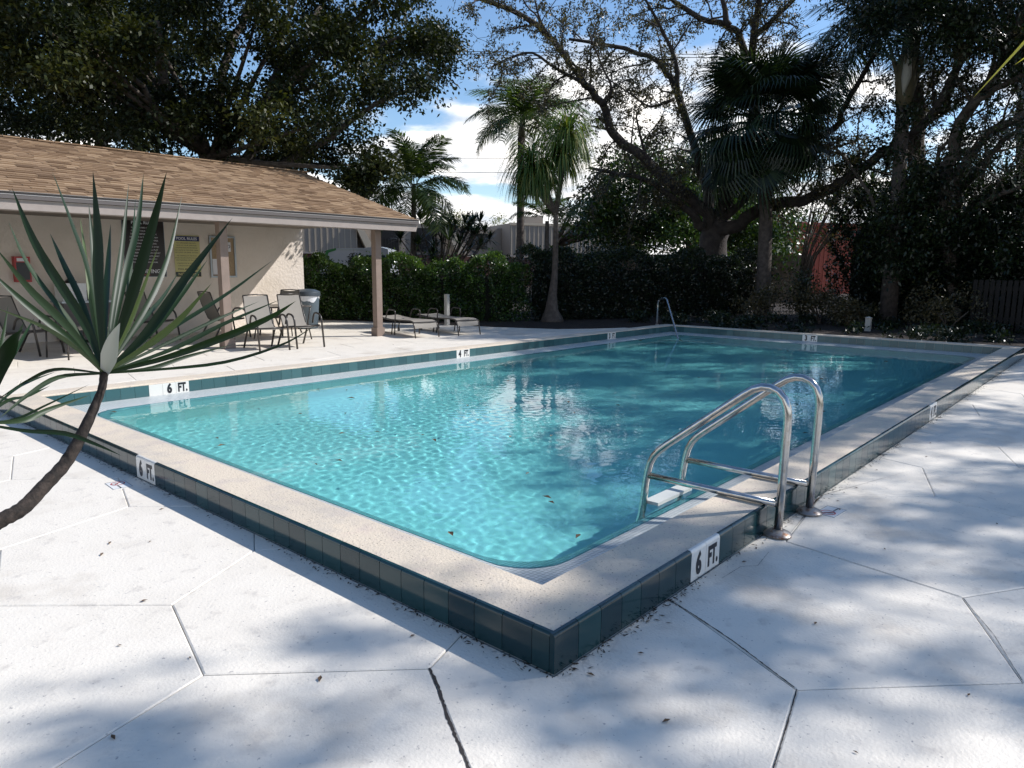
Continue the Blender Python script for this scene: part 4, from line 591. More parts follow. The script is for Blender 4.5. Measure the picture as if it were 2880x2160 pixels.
# ================================================================ pavilion
pav = thing('pool_pavilion', 'cream stucco pool building with brown shingle roof and open porch', 'building', (2,14.75,0))
EY, EZ, RY, RZ, GX = 10.70, 2.52, 15.19, 3.90, 8.74
xl = -5.0
wl = MB(); wl.box((xl,14.75,-.02),(8.44,14.95,2.60)); wl.box((8.24,14.952,-.02),(8.44,19.2,2.60)); wl.build('wall', M['stucco'], pav, world=True)
gb = MB(); n_ = Vector((0,0,1)); sl_ = (RZ-EZ)/(RY-EY)
gb.add([(8.43,10.95,2.46),(8.43,19.3,2.46),(8.43,RY,RZ-.06),(8.40,10.95,2.46),(8.40,19.3,2.46),(8.40,RY,RZ-.06)], [(0,1,2),(5,4,3),(0,2,5,3),(2,1,4,5)]); gb.build('gable', M['trim'], pav, world=True)
rb = MB(); z0 = .015
rb.add([(xl,EY,EZ-z0),(GX,EY,EZ-z0),(GX,RY,RZ-z0),(xl,RY,RZ-z0),(GX,2*RY-EY,EZ-z0),(xl,2*RY-EY,EZ-z0)], [(0,1,2,3),(3,2,4,5)])
rb.add([(xl,EY,EZ-.12),(GX,EY,EZ-.12),(GX,RY,RZ-.12),(xl,RY,RZ-.12),(GX,2*RY-EY,EZ-.12),(xl,2*RY-EY,EZ-.12)], [(3,2,1,0),(5,4,2,3)]); roof = rb.build('roof', M['roofbase'], pav, world=True)
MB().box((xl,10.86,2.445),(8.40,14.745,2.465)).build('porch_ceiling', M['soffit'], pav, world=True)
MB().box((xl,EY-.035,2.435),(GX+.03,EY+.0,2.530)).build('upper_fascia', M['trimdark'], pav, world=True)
MB().box((xl,EY-.039,2.490),(GX+.034,EY-.0355,2.500)).box((xl,EY-.060,2.532),(GX+.03,EY-.0,2.537)).build('drip_edge', M['metalstrip'], pav, world=True)
lf = MB(); lf.add([(xl,EY+.002,2.285),(GX-.03,EY+.002,2.285),(GX+.02,EY+.002,2.43),(xl,EY+.002,2.43),(xl,EY+.042,2.285),(GX-.03,EY+.042,2.285),(GX+.02,EY+.042,2.43),(xl,EY+.042,2.43)], [(0,1,2,3),(7,6,5,4),(0,4,5,1),(1,5,6,2),(2,6,7,3)]); lf.build('lower_fascia', M['trim'], pav, world=True)
MB().box((xl,11.10,2.30),(8.12,11.26,2.443)).build('porch_beam', M['trim'], pav, world=True)
rk = MB(); rk.bar((GX+.016,EY+.05,EZ-.08),(GX+.016,RY,RZ-.08),.03,.15); rk.bar((GX+.016,2*RY-EY-.05,EZ-.08),(GX+.016,RY+.002,RZ-.08),.03,.15); rk.build('rake_board', M['trimdark'], pav, world=True)
for X_ in (.76, 4.48, 7.98):
    MB().box((X_-.075,11.105,0),(X_+.075,11.255,2.298)).build('post', M['post'], pav, world=True)
    MB().box((X_-.105,11.075,0),(X_+.105,11.285,.19)).build('post_base', M['post'], pav, world=True)
# shingles, course by course
slope = Vector((0, RY-EY, RZ-EZ)); SLn = slope.length; sd_ = slope.normalized(); nd_ = Vector((0,-sd_.z,sd_.y)); cand = []
expo = .155; rows = int(SLn/expo)+1; rs = random.Random(8)
for r in range(rows):
    x = xl+rs.uniform(0, .3)
    while x < GX+.02:
        wd = rs.choice((.17,.23,.30,.30,.36)); x1 = min(x+wd, GX+.02); t = rs.random()
        if x1-x > .04: cand.append((r, x, x1, t, rs.random() < .5))
        x = x1
def shingle(mb, r, x0, x1, t, th):
    a = Vector((x0+.002, EY-.03, EZ))+sd_*(r*expo); hh = .024 if th else .015; L_ = min(expo+.03, SLn-r*expo+.03)
    b = Vector((x1-.002, EY-.03, EZ))+sd_*(r*expo)
    vs = [a+nd_*.001, b+nd_*.001, b+nd_*hh, a+nd_*hh, a+sd_*L_+nd_*.003, b+sd_*L_+nd_*.003, a+sd_*L_-nd_*.01, b+sd_*L_-nd_*.01]
    mb.add(vs, [(0,1,2,3),(3,2,5,4),(0,3,4,6),(1,7,5,2)], t)
cp_ = camo.matrix_world.translation
def pxsize(c): p = Vector((c[1], EY, EZ))+sd_*(c[0]*expo); d = (p-cp_); return (-1 if p.x < .95+.16*c[0]*.0 else 1)*(c[2]-c[1])/d.length
cand.sort(key=lambda c: -pxsize(c)); off_ = pav.location
for c in cand[:300]:
    mb = MB(); shingle(mb, *c[:4], c[4]); mb.build('shingle', M['shingle'], roof, tint=True, world=True)
mb = MB()
for c in cand[300:]: shingle(mb, *c[:4], c[4])
for k in range(48): mb.box((xl+.01+k*.29, RY-.11, RZ+.005), (xl+.29+k*.29, RY+.11, RZ+.03), rs.random())
mb.add([(xl,RY+.05,RZ+.01),(GX+.02,RY+.05,RZ+.01),(GX+.02,2*RY-EY+.03,EZ),(xl,2*RY-EY+.03,EZ)], [(0,1,2,3)], .5)
tag(mb.build('shingle_courses', M['shingle'], roof, tint=True, world=True), kind='stuff')
# ---------------- things on the pavilion wall
def sign(name, label, cat, x0, x1, z0, z1, base, build):
    t = thing(name, label, cat, ((x0+x1)/2, 14.742, (z0+z1)/2)); wd, ht = x1-x0, z1-z0
    MB().box((-wd/2,-.012,-ht/2),(wd/2,0,ht/2)).build('panel', M[base], t); build(t, wd, ht); return t
def put_text(t, s, x, z, size, mt, bold=.02, cond=1., yy=-.0135): inst('lettering', text_mesh('lettering', s, size, M[mt], .0006, bold, cond), t, Matrix.Translation((x,yy,z)) @ Matrix.Rotation(PI/2,4,'X'))
RULES = ['NO LIFEGUARD ON DUTY', 'SWIM AT YOUR OWN RISK', 'SHOWER BEFORE ENTERING', 'NO GLASS IN THE POOL AREA', 'NO FOOD OR DRINK IN POOL', 'NO ANIMALS IN THE POOL', 'POOL HOURS DAWN TO DUSK', 'NO RUNNING OR BALL PLAY', 'CHILDREN MUST BE WITH ADULT', 'RESIDENTS AND GUESTS ONLY']
def s1(t, wd, ht):
    e = MB(); e.box((-wd/2-.008,-.010,-ht/2-.008),(wd/2+.008,-.001,-ht/2-.0005)); e.box((-wd/2-.008,-.010,ht/2+.0005),(wd/2+.008,-.001,ht/2+.008)); e.box((wd/2+.0005,-.010,-ht/2),(wd/2+.008,-.001,ht/2)); e.box((-wd/2-.008,-.010,-ht/2),(-wd/2-.0005,-.001,ht/2)); e.build('edging', M['alu'], t)
    put_text(t, 'POOL RULES', 0, ht/2-.085, .085, 'paper')
    for k in range(12): put_text(t, RULES[k % 10], 0, ht/2-.19-k*.066, .040, 'paper', .01, 1.05)
    put_text(t, 'NO DIVING', 0, -ht/2+.11, .115, 'paper', .02); put_text(t, 'POOL AREA', 0, -ht/2+.035, .030, 'red')
sign('black_rules_sign', 'tall black sign with white pool rules lettering on the porch wall', 'sign', 4.13, 4.98, 1.27, 2.49, 'signblack', s1)
def s2(t, wd, ht):
    MB().box((-wd/2+.003,-.0135,ht/2-.13),(wd/2-.003,-.0122,ht/2-.02)).build('title_band', M['signblue'], t); put_text(t, 'POOL RULES', 0, ht/2-.078, .082, 'paper', .02, 1., -.0145)
    for k in range(5): put_text(t, RULES[k], -.01, ht/2-.175-k*.052, .034, 'ink', .0, 1.1)
    for k in range(3): put_text(t, RULES[k+5], -.01, ht/2-.455-k*.048, .034, 'ink', .0, 1.1)
    for k in range(2): put_text(t, RULES[k+8], -.01, ht/2-.62-k*.055, .030, 'ink', .0, 1.)
    put_text(t, 'POOL MAXIMUM 25', 0, -ht/2+.175, .052, 'ink', .01); MB().box((-wd/2+.003,-.0135,-ht/2+.01),(wd/2-.003,-.0122,-ht/2+.115)).build('bottom_band', M['ink'], t); put_text(t, 'NO DIVING', 0, -ht/2+.062, .088, 'signyellow', .02, 1., -.0145)
sign('yellow_rules_sign', 'smaller yellow pool rules sign with navy title band right of the black sign', 'sign', 5.18, 5.76, 1.255, 2.18, 'signyellow', s2)
def s3(t, wd, ht):
    e = MB(); a = .04; e.box((-wd/2,-.04,-ht/2),(wd/2,-.013,-ht/2+a)); e.box((-wd/2,-.04,ht/2-a),(wd/2,-.013,ht/2)); e.box((-wd/2,-.04,-ht/2+a),(-wd/2+a,-.013,ht/2-a)); e.box((wd/2-a,-.04,-ht/2+a),(wd/2,-.013,ht/2-a)); e.build('frame', M['alu'], t)
    MB().box((.10,-.016,.12),(.20,-.0135,.34)).build('notice', M['paper'], t); MB().box((-wd/2+a+.02,-.016,-ht/2+a+.03),(-.12,-.0135,-.05)).build('notice', M['paper'], t)
    mb = MB(); vs = []
    for k in range(16): q = 2*PI*k/16; vs += [(.15+.04*math.cos(q),-.017,.24+.04*math.sin(q)),(.15+.026*math.cos(q),-.017,.24+.026*math.sin(q))]
    mb.add(vs, [(2*k,(2*k+2)%32,(2*k+3)%32,2*k+1) for k in range(16)]); mb.build('printed_ring', M['ink'], t)
sign('notice_board', 'cork notice board in a pale metal frame behind the porch post', 'notice board', 5.98, 6.61, 1.24, 2.19, 'cork', s3)
t = thing('fire_extinguisher_cabinet', 'red fire extinguisher cabinet on the shaded porch wall', 'extinguisher cabinet', (2.24,14.745,1.42))
MB().box((-.13,-.16,-.24),(.13,0,.24)).build('case', M['red'], t); MB().box((-.105,-.166,-.20),(.105,-.161,.13)).build('window', M['dark'], t); MB().box((-.09,-.166,.15),(.09,-.161,.21)).build('label_plate', M['paper'], t)
# ---------------- furniture
def patio_chair(label, loc, rz, group='sling chairs on the pool terrace'):
    t = thing('patio_chair', label, 'chair', loc, rz, group)
    for s in (-1, 1):
        x = s*.275
        MB().tube(arc_path([(x,-.42,0),(x,-.33,.62),(x,-.05,.64),(x,.02,.44)], [.14,.09], 6), .0185, 8).build('front_leg', M['wframe'], t, smooth=True)
        MB().tube(arc_path([(x*.96,.42,0),(x*.93,.20,.36),(x*.9,-.30,.41)], [.08], 4), .0185, 8).build('rear_leg', M['wframe'], t, smooth=True)
        MB().tube([(x*.9,-.30,.41),(x*.9,.17,.375),(x*.88,.23,.42),(x*.86,.36,.72),(x*.84,.44,.97)], .012, 8).build('side_rail', M['wframe'], t, smooth=True)
    def sheet(prof, w0, w1):
        mb = MB(); n = len(prof); nx_ = 6; vs = []
        for i, (y, z) in enumerate(prof):
            for k in range(nx_+1): u = k/nx_*2-1; ww = w0+(w1-w0)*i/(n-1); vs.append((u*ww, y, z-(1-u*u)*.018))
        for i, (y, z) in enumerate(prof):
            for k in range(nx_+1): u = k/nx_*2-1; ww = w0+(w1-w0)*i/(n-1); vs.append((u*ww, y+.003, z-(1-u*u)*.018-.003))
        o = n*(nx_+1); fs = []
        for i in range(n-1):
            for k in range(nx_): a = i*(nx_+1)+k; fs += [(a,a+1,a+nx_+2,a+nx_+1), (o+a,o+a+nx_+1,o+a+nx_+2,o+a+1)]
        return mb.add(vs, fs)
    sheet([(-.31,.395),(-.30,.415),(-.1,.40),(.08,.385),(.18,.385)], .245, .245).build('seat', M['sling'], t, smooth=True)
    sheet([(.18,.385),(.235,.44),(.30,.58),(.365,.74),(.44,.97)], .245, .228).build('backrest', M['sling'], t, smooth=True)
    MB().tube([(-.232,.44,.972),(0,.452,.985),(.232,.44,.972)], .011, 8).build('top_rail', M['wframe'], t, smooth=True); MB().tube([(-.25,-.305,.405),(.25,-.305,.405)], .011, 8).build('cross_rail', M['wframe'], t, smooth=True)
    return t
patio_chair('rightmost sling chair on the sunlit terrace, empty, facing the pool', (5.64,10.58,0), math.radians(-6))
patio_chair('sunlit sling chair just left of the rightmost one, facing the pool', (4.94,10.62,0), math.radians(-9))
patio_chair('sling chair turned side-on behind the porch post, its back to the left', (5.45,13.15,0), math.radians(95))
patio_chair('sling chair against the wall in front of the grey bin, seen behind the table', (6.72,13.05,0), math.radians(-62))
patio_chair('sling chair in shade under the yellow rules sign', (4.15,13.6,0), math.radians(20))
patio_chair('sling chair in the deep shade at the far left under the extinguisher cabinet', (1.72,12.7,0), math.radians(35))
t = thing('patio_table', 'square dark patio table between the sling chairs', 'table', (6.15,12.05,0), math.radians(-5))
MB().box((-.45,-.45,.69),(.45,.45,.70)).build('tabletop', M['tabletop'], t); MB().tube(arc_path([(-.46,-.46,.69),(.46,-.46,.69),(.46,.46,.69),(-.46,.46,.69),(-.46,-.46,.69)], [.06,.06,.06], 4), .014, 8).build('rim', M['wframe'], t, smooth=True)
for sx in (-1,1):
    for s2_ in (-1,1): MB().tube([(sx*.43,s2_*.43,.69),(sx*.38,s2_*.38,.35),(sx*.43,s2_*.43,0)], .014, 8).build('leg', M['wframe'], t, smooth=True)
t = thing('grill_cart', 'shaded cabinet with a pale box on top against the porch wall', 'cabinet', (3.1,14.25,0))
MB().box((-.42,-.30,.06),(.42,.30,.78)).build('cabinet', M['trimdark'], t); MB().box((-.46,-.34,.785),(.46,.34,.82)).build('worktop', M['alu'], t); MB().box((-.40,-.22,.822),(.02,.22,1.16)).build('pale_box', M['white'], t); MB().box((.06,-.20,.822),(.40,.20,1.02)).build('dark_box', M['dark'], t); MB().lathe([(.10,1.162),(.11,1.19),(.05,1.24),(.02,1.25)], (-.18,0), 14).build('bowl', M['dark'], t)
for sx in (-.36,.36):
    for s2_ in (-.24,.24): MB().tube([(sx,s2_,0),(sx,s2_,.06)], .03, 8).build('foot', M['dark'], t)
t = thing('side_table', 'low dark table at the left edge of the porch shade', 'table', (2.15,11.75,0), .2)
MB().box((-.35,-.35,.47),(.35,.35,.49)).build('tabletop', M['tabletop'], t)
for sx in (-1,1):
    for s2_ in (-1,1): MB().tube([(sx*.30,s2_*.30,.47),(sx*.32,s2_*.32,0)], .014, 8).build('leg', M['wframe'], t, smooth=True)
t = thing('trash_bin', 'grey round trash bin with dark domed lid and white liner at the wall corner', 'trash bin', (7.98,13.95,0))
smooth_sharp(MB().lathe([(.235,.0),(.25,.02),(.305,.80),(.30,.80)], n=28).build('barrel', M['bin'], t)); smooth_sharp(MB().lathe([(.335,.80),(.335,.87),(.325,.90),(.30,.915),(.20,.955),(.06,.965)], n=28).build('lid', M['lid'], t))
mb = MB(); vs = []; n = 36
for k in range(n): a = 2*PI*k/n; dz = .10+.05*math.sin(3*a+1)+.03*math.sin(7*a); vs += [(.312*math.cos(a),.312*math.sin(a),.80),((.312-.01)*math.cos(a),(.302)*math.sin(a),.80-dz)]
mb.add(vs, [(2*k,2*k+1,(2*k+3)%(2*n),(2*k+2)%(2*n)) for k in range(n)]); mb.build('liner', M['bag'], t, smooth=True)
def chaise(label, loc, rz):
    t = thing('chaise_lounge', label, 'lounger', loc, rz, 'sling loungers beside the hedge')
    for s in (-1, 1):
        x = s*.29
        MB().tube(arc_path([(x,-.02,0),(x,.06,.33),(x,.25,.36),(x,1.15,.33),(x,1.95,.36)], [.10,.06,.05], 5), .014, 8).build('side_rail', M['wframe'], t, smooth=True)
        MB().tube([(x,1.02,.33),(x,1.12,0)], .014, 8).build('leg', M['wframe'], t, smooth=True)
        MB().tube(arc_path([(x*1.08,.92,.0),(x*1.08,.86,.56),(x*1.08,1.25,.56),(x*1.08,1.35,.35)], [.10,.10], 5), .014, 8).build('armrest', M['wframe'], t, smooth=True)
        MB().tube([(x*.8,1.80,.04),(x*.8+s*.02,1.80,.04)], .05, 12).build('wheel', M['dark'], t); MB().tube([(x*.8,1.80,.04),(x*.9,1.75,.34)], .012, 6).build('strut', M['wframe'], t)
    def sh(prof):
        mb = MB(); vs = []
        for y, z in prof: vs += [(-.272,y,z),(-.1,y,z-.012),(.1,y,z-.012),(.272,y,z)]
        fs = [(i*4+k,i*4+k+1,i*4+k+5,i*4+k+4) for i in range(len(prof)-1) for k in range(3)]; n = len(vs); vs += [(a,b,c-.004) for a,b,c in vs]; fs += [(n+a,n+d,n+c,n+b) for a,b,c,d in fs]; return mb.add(vs, fs)
    sh([(.03,.22),(.06,.31),(.12,.355),(.25,.372),(.7,.355),(1.15,.345)]).build('seat', M['sling'], t, smooth=True); sh([(1.17,.345),(1.5,.36),(1.93,.385)]).build('backrest', M['sling'], t, smooth=True)
    MB().tube([(-.29,.07,.335),(.29,.07,.335)], .012, 8).build('cross_rail', M['wframe'], t); MB().tube([(-.29,1.95,.36),(.29,1.95,.36)], .012, 8).build('head_rail', M['wframe'], t)
chaise('left one of the two flat loungers, right behind the end porch post', (8.48,10.13,0), -.22)
chaise('right one of the two flat loungers, nearer the pool corner', (9.55,9.90,0), -.22)
t = thing('hose_post', 'white post with a tap in front of the hedge', 'post', (11.05,12.2,.02)); MB().box((-.05,-.05,0),(.05,.05,.80)).build('post', M['pvc'], t); MB().tube([(.05,-.02,.60),(.11,-.03,.60),(.13,-.03,.55)], .013, 8).build('tap', M['dark'], t, smooth=True); MB().lathe([(.03,.64),(.03,.66)], (.10,-.03), 10).build('tap_wheel', M['dark'], t)
t = thing('short_white_post', 'short white post in the dark bed beyond the far pool edge', 'post', (17.3,3.6,.02)); MB().box((-.06,-.06,0),(.06,.06,.32)).build('post', M['pvc'], t); MB().lathe([(.085,.32),(.085,.335),(.02,.36)], n=12).build('cap', M['pvc'], t)
# ---------------- leaves on water and deck
def loose_leaf(name, label, group, x, y, z, sc, seed):
    g = random.Random(seed); a = g.uniform(0, 2*PI); mb = MB(); l_, w_ = .05*sc, .02*sc; vs = [(0,0,0),(l_*.5,w_*.5,.006*sc),(l_,0,.002),(l_*.5,-w_*.5,.006*sc),(l_*.5,0,0)]; mb.add(vs, [(0,4,1),(1,4,2),(2,4,3),(3,4,0)])
    o = mb.build(name, M['dry']); o.location = (x,y,z); o.rotation_euler = (0,0,a); tag(o, label, 'leaf', group)
rl = random.Random(21)
for k in range(46):
    c = rl.choice([(2.2,4.3,1.0,.8),(3.2,3.4,1.2,.8),(5,4,2.5,2),(9,3,3.5,1.8),(1.2,1.2,.3,.3),(6,2,2.5,.6)]); x = min(13, max(.75, rl.gauss(c[0], c[2]))); y = min(6.5, max(.75, rl.gauss(c[1], c[3]))); loose_leaf('floating_leaf', 'small dark leaf floating on the pool water', 'leaves floating on the pool', x, y, WZ+.004, rl.uniform(1.0, 2.0), k)
for k, (x, y) in enumerate([(-.63,2.62),(-.45,2.50),(-.72,2.48),(-.20,3.0),(-.80,1.78),(-1.02,1.45),(-.86,1.15),(-1.25,.83),(-.62,.62),(.10,-.12),(.02,-.45),(.35,-.15),(.62,-.05),(2.72,-.20),(.30,-1.0),(1.5,-.08),(2.9,-.12),(3.3,-.15),(3.9,-.10),(4.6,-.3),(5.2,-.22),(2.2,-.6),(1.1,-.6),(3.1,-1.0),(.9,-1.2),(4.9,10.4),(5.9,9.8),(6.8,11.9),(7.0,9.5),(4.1,9.0),(7.5,12.9),(8.3,13.3),(.9,8.9),(-.15,.62)]):
    loose_leaf('fallen_leaf', 'small dry leaf lying on the white deck', 'dry leaves scattered on the deck', x, y, .004, rl.uniform(.35, .85), 100+k)
loose_leaf('ledge_leaf', 'dark curled leaf on the mosaic ledge at the near pool corner', None, .70, .48, -.003, 1.6, 9)
n = 2600; P = np.zeros((n,3)); sd2 = rg.random(n) < .68; P[:,0] = np.where(sd2, rg.uniform(.0,13.9,n), -np.abs(rg.normal(0,.022,n))-.001); P[:,1] = np.where(sd2, -np.abs(rg.normal(0,.03,n))-.001, rg.uniform(0,7.4,n))
keep = np.sin(P[:,0]*3.1+P[:,1]*2)+rg.uniform(-1,1,n) > -.6; P = P[keep]; n = len(P); P[:,2] = rg.uniform(.001,.006,n); D = unit(n); D[:,2] *= .15; D /= np.linalg.norm(D,axis=1,keepdims=True); Nn = np.tile([0.,0,1],(n,1))+unit(n)*.3
V, F = leaf_quads(P, D, Nn, rg.uniform(.008,.035,n), rg.uniform(.003,.010,n)); M['litter'] = mat('leaf_litter', (.04,.028,.018), .9)
tag(inst('leaf_litter', fast_mesh('leaf_litter', V, F, M['litter'], np.zeros(len(F)))), kind='stuff')
# ================================================================ foreground dracaenas
def dracaena(label, root, leaves, trunk, extra_trunk=None):
    t = thing('dracaena', label, 'plant', (trunk[-1][0], trunk[-1][1], 0)); off = Vector(t.location)
    q = rough([np.array(p) for p in trunk], 6, .02, np.random.default_rng(2)); P = []; Rr = []
    for i, p in enumerate(q): P.append(Vector(p[:3])-off); Rr.append(p[3]*(1+.05*math.sin(i*2.9)))
    MB().tube(P, Rr, 14).build('trunk', M['stem'], t, smooth=True); g = np.random.default_rng(6)
    cpos = Vector((-1.993,-1.526,1.529))
    for path, hw, tn in leaves:
        pr_ = (lambda s: (.55+1.3*s if s < .35 else 1*(1-((s-.35)/.65)**1.6))+.01) if tn > 1.2 else None
        mid = (Vector(path[1])); nrm = ((cpos-mid).normalized()+Vector((g.normal()*.45, g.normal()*.45, g.uniform(-.2, .6)))).normalized()
        me = blade_mesh([Vector(p)-off for p in path], hw, min(tn, 1)*1.0, LF['pale_drac'] if tn > 1.2 else LF['drac_y'] if tn >= 1 else LF['drac'], g, nrm=nrm, prof=pr_); inst('leaf', me, t)
    return t
LF['pale_drac'] = leafmat('pale_leaf_back', [(.42,.44,.42),(.48,.50,.48),(.52,.54,.52)], .5, .03); LF['drac_y'] = leafmat('yellow_leaf', [(.2,.18,.04),(.3,.26,.05),(.36,.32,.06)], .5, .5)
tr1 = DRAC_TRUNK+[[-1.93,-.30,.78,.024],[-2.06,-.24,.42,.026],[-2.16,-.18,.0,.032]]
dracaena('dragon plant with long dark strap leaves leaning over the left of the deck', DRAC_ROOT, DRAC, tr1)
x, y, z = DRAC2_ROOT
dracaena('second dragon plant only part in view at the left edge', DRAC2_ROOT, DRAC2, [[x,y,z,.018],[x-.05,y-.03,z-.2,.02],[x-.22,y-.08,z-.7,.022],[x-.42,y-.1,0,.026]])
x, y, z = DRAC3_ROOT
dracaena('yellow-green strap leaf reaching in at the top right corner', DRAC3_ROOT, DRAC3, [[x,y,z,.018],[x+.03,y-.1,z-.4,.02],[x+.06,y-.22,z-1.0,.022],[x+.08,y-.3,0,.026]])
# ================================================================ hedges and shrubs
def hedge(name, label, path, hgt, dep, n, leaf, ln, wd, g, topvar=.12, core=True, cat='hedge'):
    P = np.array(path, float); t = thing(name, label, cat, (P[0,0],P[0,1],.02)); seg = np.linalg.norm(np.diff(P, axis=0), axis=1); cum = np.r_[0, np.cumsum(seg)]
    s = g.uniform(0, cum[-1], n); i = np.clip(np.searchsorted(cum, s)-1, 0, len(seg)-1); f_ = (s-cum[i])/seg[i]; p = P[i]+(P[i+1]-P[i])*f_[:,None]; tdir = (P[i+1]-P[i])/seg[i][:,None]; nrm = np.stack([tdir[:,1],-tdir[:,0]],1)
    hl = hgt*(1+topvar*np.sin(s*2.3)*.6+topvar*np.sin(s*5.1+1)*.5+topvar*.3*np.sin(s*11)); kind = g.random(n); front = kind < .55; top = (kind >= .55) & (kind < .8); back = kind >= .8
    z = np.where(top, hl*(1-np.abs(g.normal(0,.05,n))), hl*g.uniform(.0,1,n)**.85); lump = .09*np.sin(s*7+z*5)+.07*np.sin(z*9+s*3)+.05*np.sin(s*17-z*6)
    o = np.where(front, dep/2+lump-np.abs(g.normal(0,.10,n)), np.where(back, -dep/2, g.uniform(-dep/2,dep/2,n)))
    rnd_ = np.clip((z-hl*.8)/(hl*.2), 0, 1); o = o*(1-.35*rnd_**2)
    sprig = g.random(n) < .03; z = np.where(sprig & top, z+g.uniform(0,.2,n), z)
    Q = np.stack([p[:,0]+nrm[:,0]*o, p[:,1]+nrm[:,1]*o, z+.02],1); D = unit(n,g)*.9; D[:,:2] += nrm*np.where(back,-.6,.6)[:,None]; D[:,2] += .35; D /= np.linalg.norm(D,axis=1,keepdims=True)
    Nn = unit(n,g)*.7; Nn[:,:2] += nrm*.6; Nn[:,2] += .4; Nn -= D*(Nn*D).sum(1)[:,None]; Nn /= np.linalg.norm(Nn,axis=1,keepdims=True)
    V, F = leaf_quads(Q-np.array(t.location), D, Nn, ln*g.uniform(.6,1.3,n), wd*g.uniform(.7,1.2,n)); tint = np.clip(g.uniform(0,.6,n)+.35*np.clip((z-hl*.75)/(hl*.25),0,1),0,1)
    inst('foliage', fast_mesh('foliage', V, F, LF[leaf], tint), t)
    if core:  # added solid dark core, blocks light inside the leaf shell
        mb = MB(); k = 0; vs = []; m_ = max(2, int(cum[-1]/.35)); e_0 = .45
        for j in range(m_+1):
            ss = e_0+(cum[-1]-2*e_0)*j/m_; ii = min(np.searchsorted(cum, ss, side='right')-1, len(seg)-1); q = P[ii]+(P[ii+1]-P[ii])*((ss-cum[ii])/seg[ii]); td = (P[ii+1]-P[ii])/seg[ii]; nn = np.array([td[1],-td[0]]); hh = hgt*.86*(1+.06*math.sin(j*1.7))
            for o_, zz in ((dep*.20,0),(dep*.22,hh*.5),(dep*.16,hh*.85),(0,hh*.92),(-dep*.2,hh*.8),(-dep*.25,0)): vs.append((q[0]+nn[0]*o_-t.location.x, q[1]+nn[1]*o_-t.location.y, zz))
        mb.add(vs, [(j*6+a, j*6+a+1, j*6+a+7, j*6+a+6) for j in range(m_) for a in range(5)]+[tuple(range(6)), tuple(range(m_*6, m_*6+6))]); mb.build('dark_core', M['inner'], t)
    return t
M['inner'] = mat('dark_hedge_core', (.012,.014,.008), 1)  # plain dark colour for the added light-blocking hedge core
g1 = np.random.default_rng(12)
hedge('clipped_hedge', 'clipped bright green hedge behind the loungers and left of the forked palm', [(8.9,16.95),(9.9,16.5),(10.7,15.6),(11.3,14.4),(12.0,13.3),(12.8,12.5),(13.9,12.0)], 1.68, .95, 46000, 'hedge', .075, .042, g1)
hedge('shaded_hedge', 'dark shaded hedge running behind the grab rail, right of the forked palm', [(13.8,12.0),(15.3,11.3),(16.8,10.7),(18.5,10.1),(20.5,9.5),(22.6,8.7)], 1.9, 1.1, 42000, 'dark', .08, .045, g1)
def shrub(name, label, c, r, hgt, n, leaf, ln, wd, g, group=None, cat='shrub', stems=5):
    cl = [(c[0]+g.normal()*r*.45, c[1]+g.normal()*r*.45, hgt*g.uniform(.3,.85), r*g.uniform(.35,.6)) for _ in range(9)]; t = thing(name, label, cat, (*c,.02), 0, group)
    crown('foliage', t, [leaf_cloud(cl, n/9, ln, wd, .25, .9, g, .05)], LF[leaf], t.location)
    mb = MB()
    for k in cl[:stems]: mb.tube([(0,0,0),((k[0]-c[0])*.4,(k[1]-c[1])*.4,k[2]*.5),(k[0]-c[0],k[1]-c[1],k[2])], [.03,.02,.01], 5)
    mb.build('stems', M['bark'], t); return t
# thicket beyond the far end of the pool
hedge('dark_thicket', 'tall black-green thicket filling the right beyond the pool', [(24.4,6.2),(23.6,4.6),(22.8,3.0),(21.8,1.2),(21.0,-.8),(20.5,-3)], 3.7, 2.2, 80000, 'dark', .11, .05, g1, .2, True, 'thicket')
for k, (x, y, r, hh, lab) in enumerate([(18.6,6.6,.75,1.25,'pale-leaved low shrub left of the fan palm foot'),(18.9,5.3,.7,.95,'low shrub right of the fan palm foot'),(18.6,4.4,.6,.7,'lowest shrub by the short white post'),(18.6,2.1,.9,1.1,'small shrub at the foot of the dark thicket'),(19.4,6.0,.8,1.5,'taller shrub between the pale low shrub and the thicket')]):
    shrub('low_shrub', lab, (x,y), r, hh, 2600, 'oak' if k < 4 else 'dark', .10, .045, g1)
gc = np.random.default_rng(44); cl = [(gc.uniform(14.5,19.5), gc.uniform(-1.5,9.5), gc.uniform(.05,.22), gc.uniform(.2,.4)) for _ in range(90)]; cl = [c for c in cl if c[0] > 14.4+.12*abs(c[1]-4)]
v_, f_, t_ = leaf_cloud(cl, 260, .10, .045, .1, .55, gc, .05); tag(inst('ground_cover', fast_mesh('ground_cover', v_, f_, LF['dark'], t_)), kind='stuff')
# ragged garden growth behind the bright hedge
for k, (x, y, r, hh, lf_, lab) in enumerate([(13.5,15.2,.8,2.2,'mid','broad-leaved shrub behind the hedge right of the porch'),(12.3,17.4,.6,2.4,'dark','dark small-leaved shrub behind the hedge at the small coconut palm'),(14.9,13.8,.8,2.1,'mid','shrub behind the hedge at the feet of the feather palm'),(15.8,12.4,.9,2.3,'mid','big-leaved bright shrub just behind the forked palm'),(17.4,11.6,.9,2.5,'dark','tall dark shrub right of the forked palm behind the hedge')]):
    shrub('garden_shrub', lab, (x,y), r, hh, 2600, lf_, .16 if k == 3 else .11, .07 if k == 3 else .05, g1)
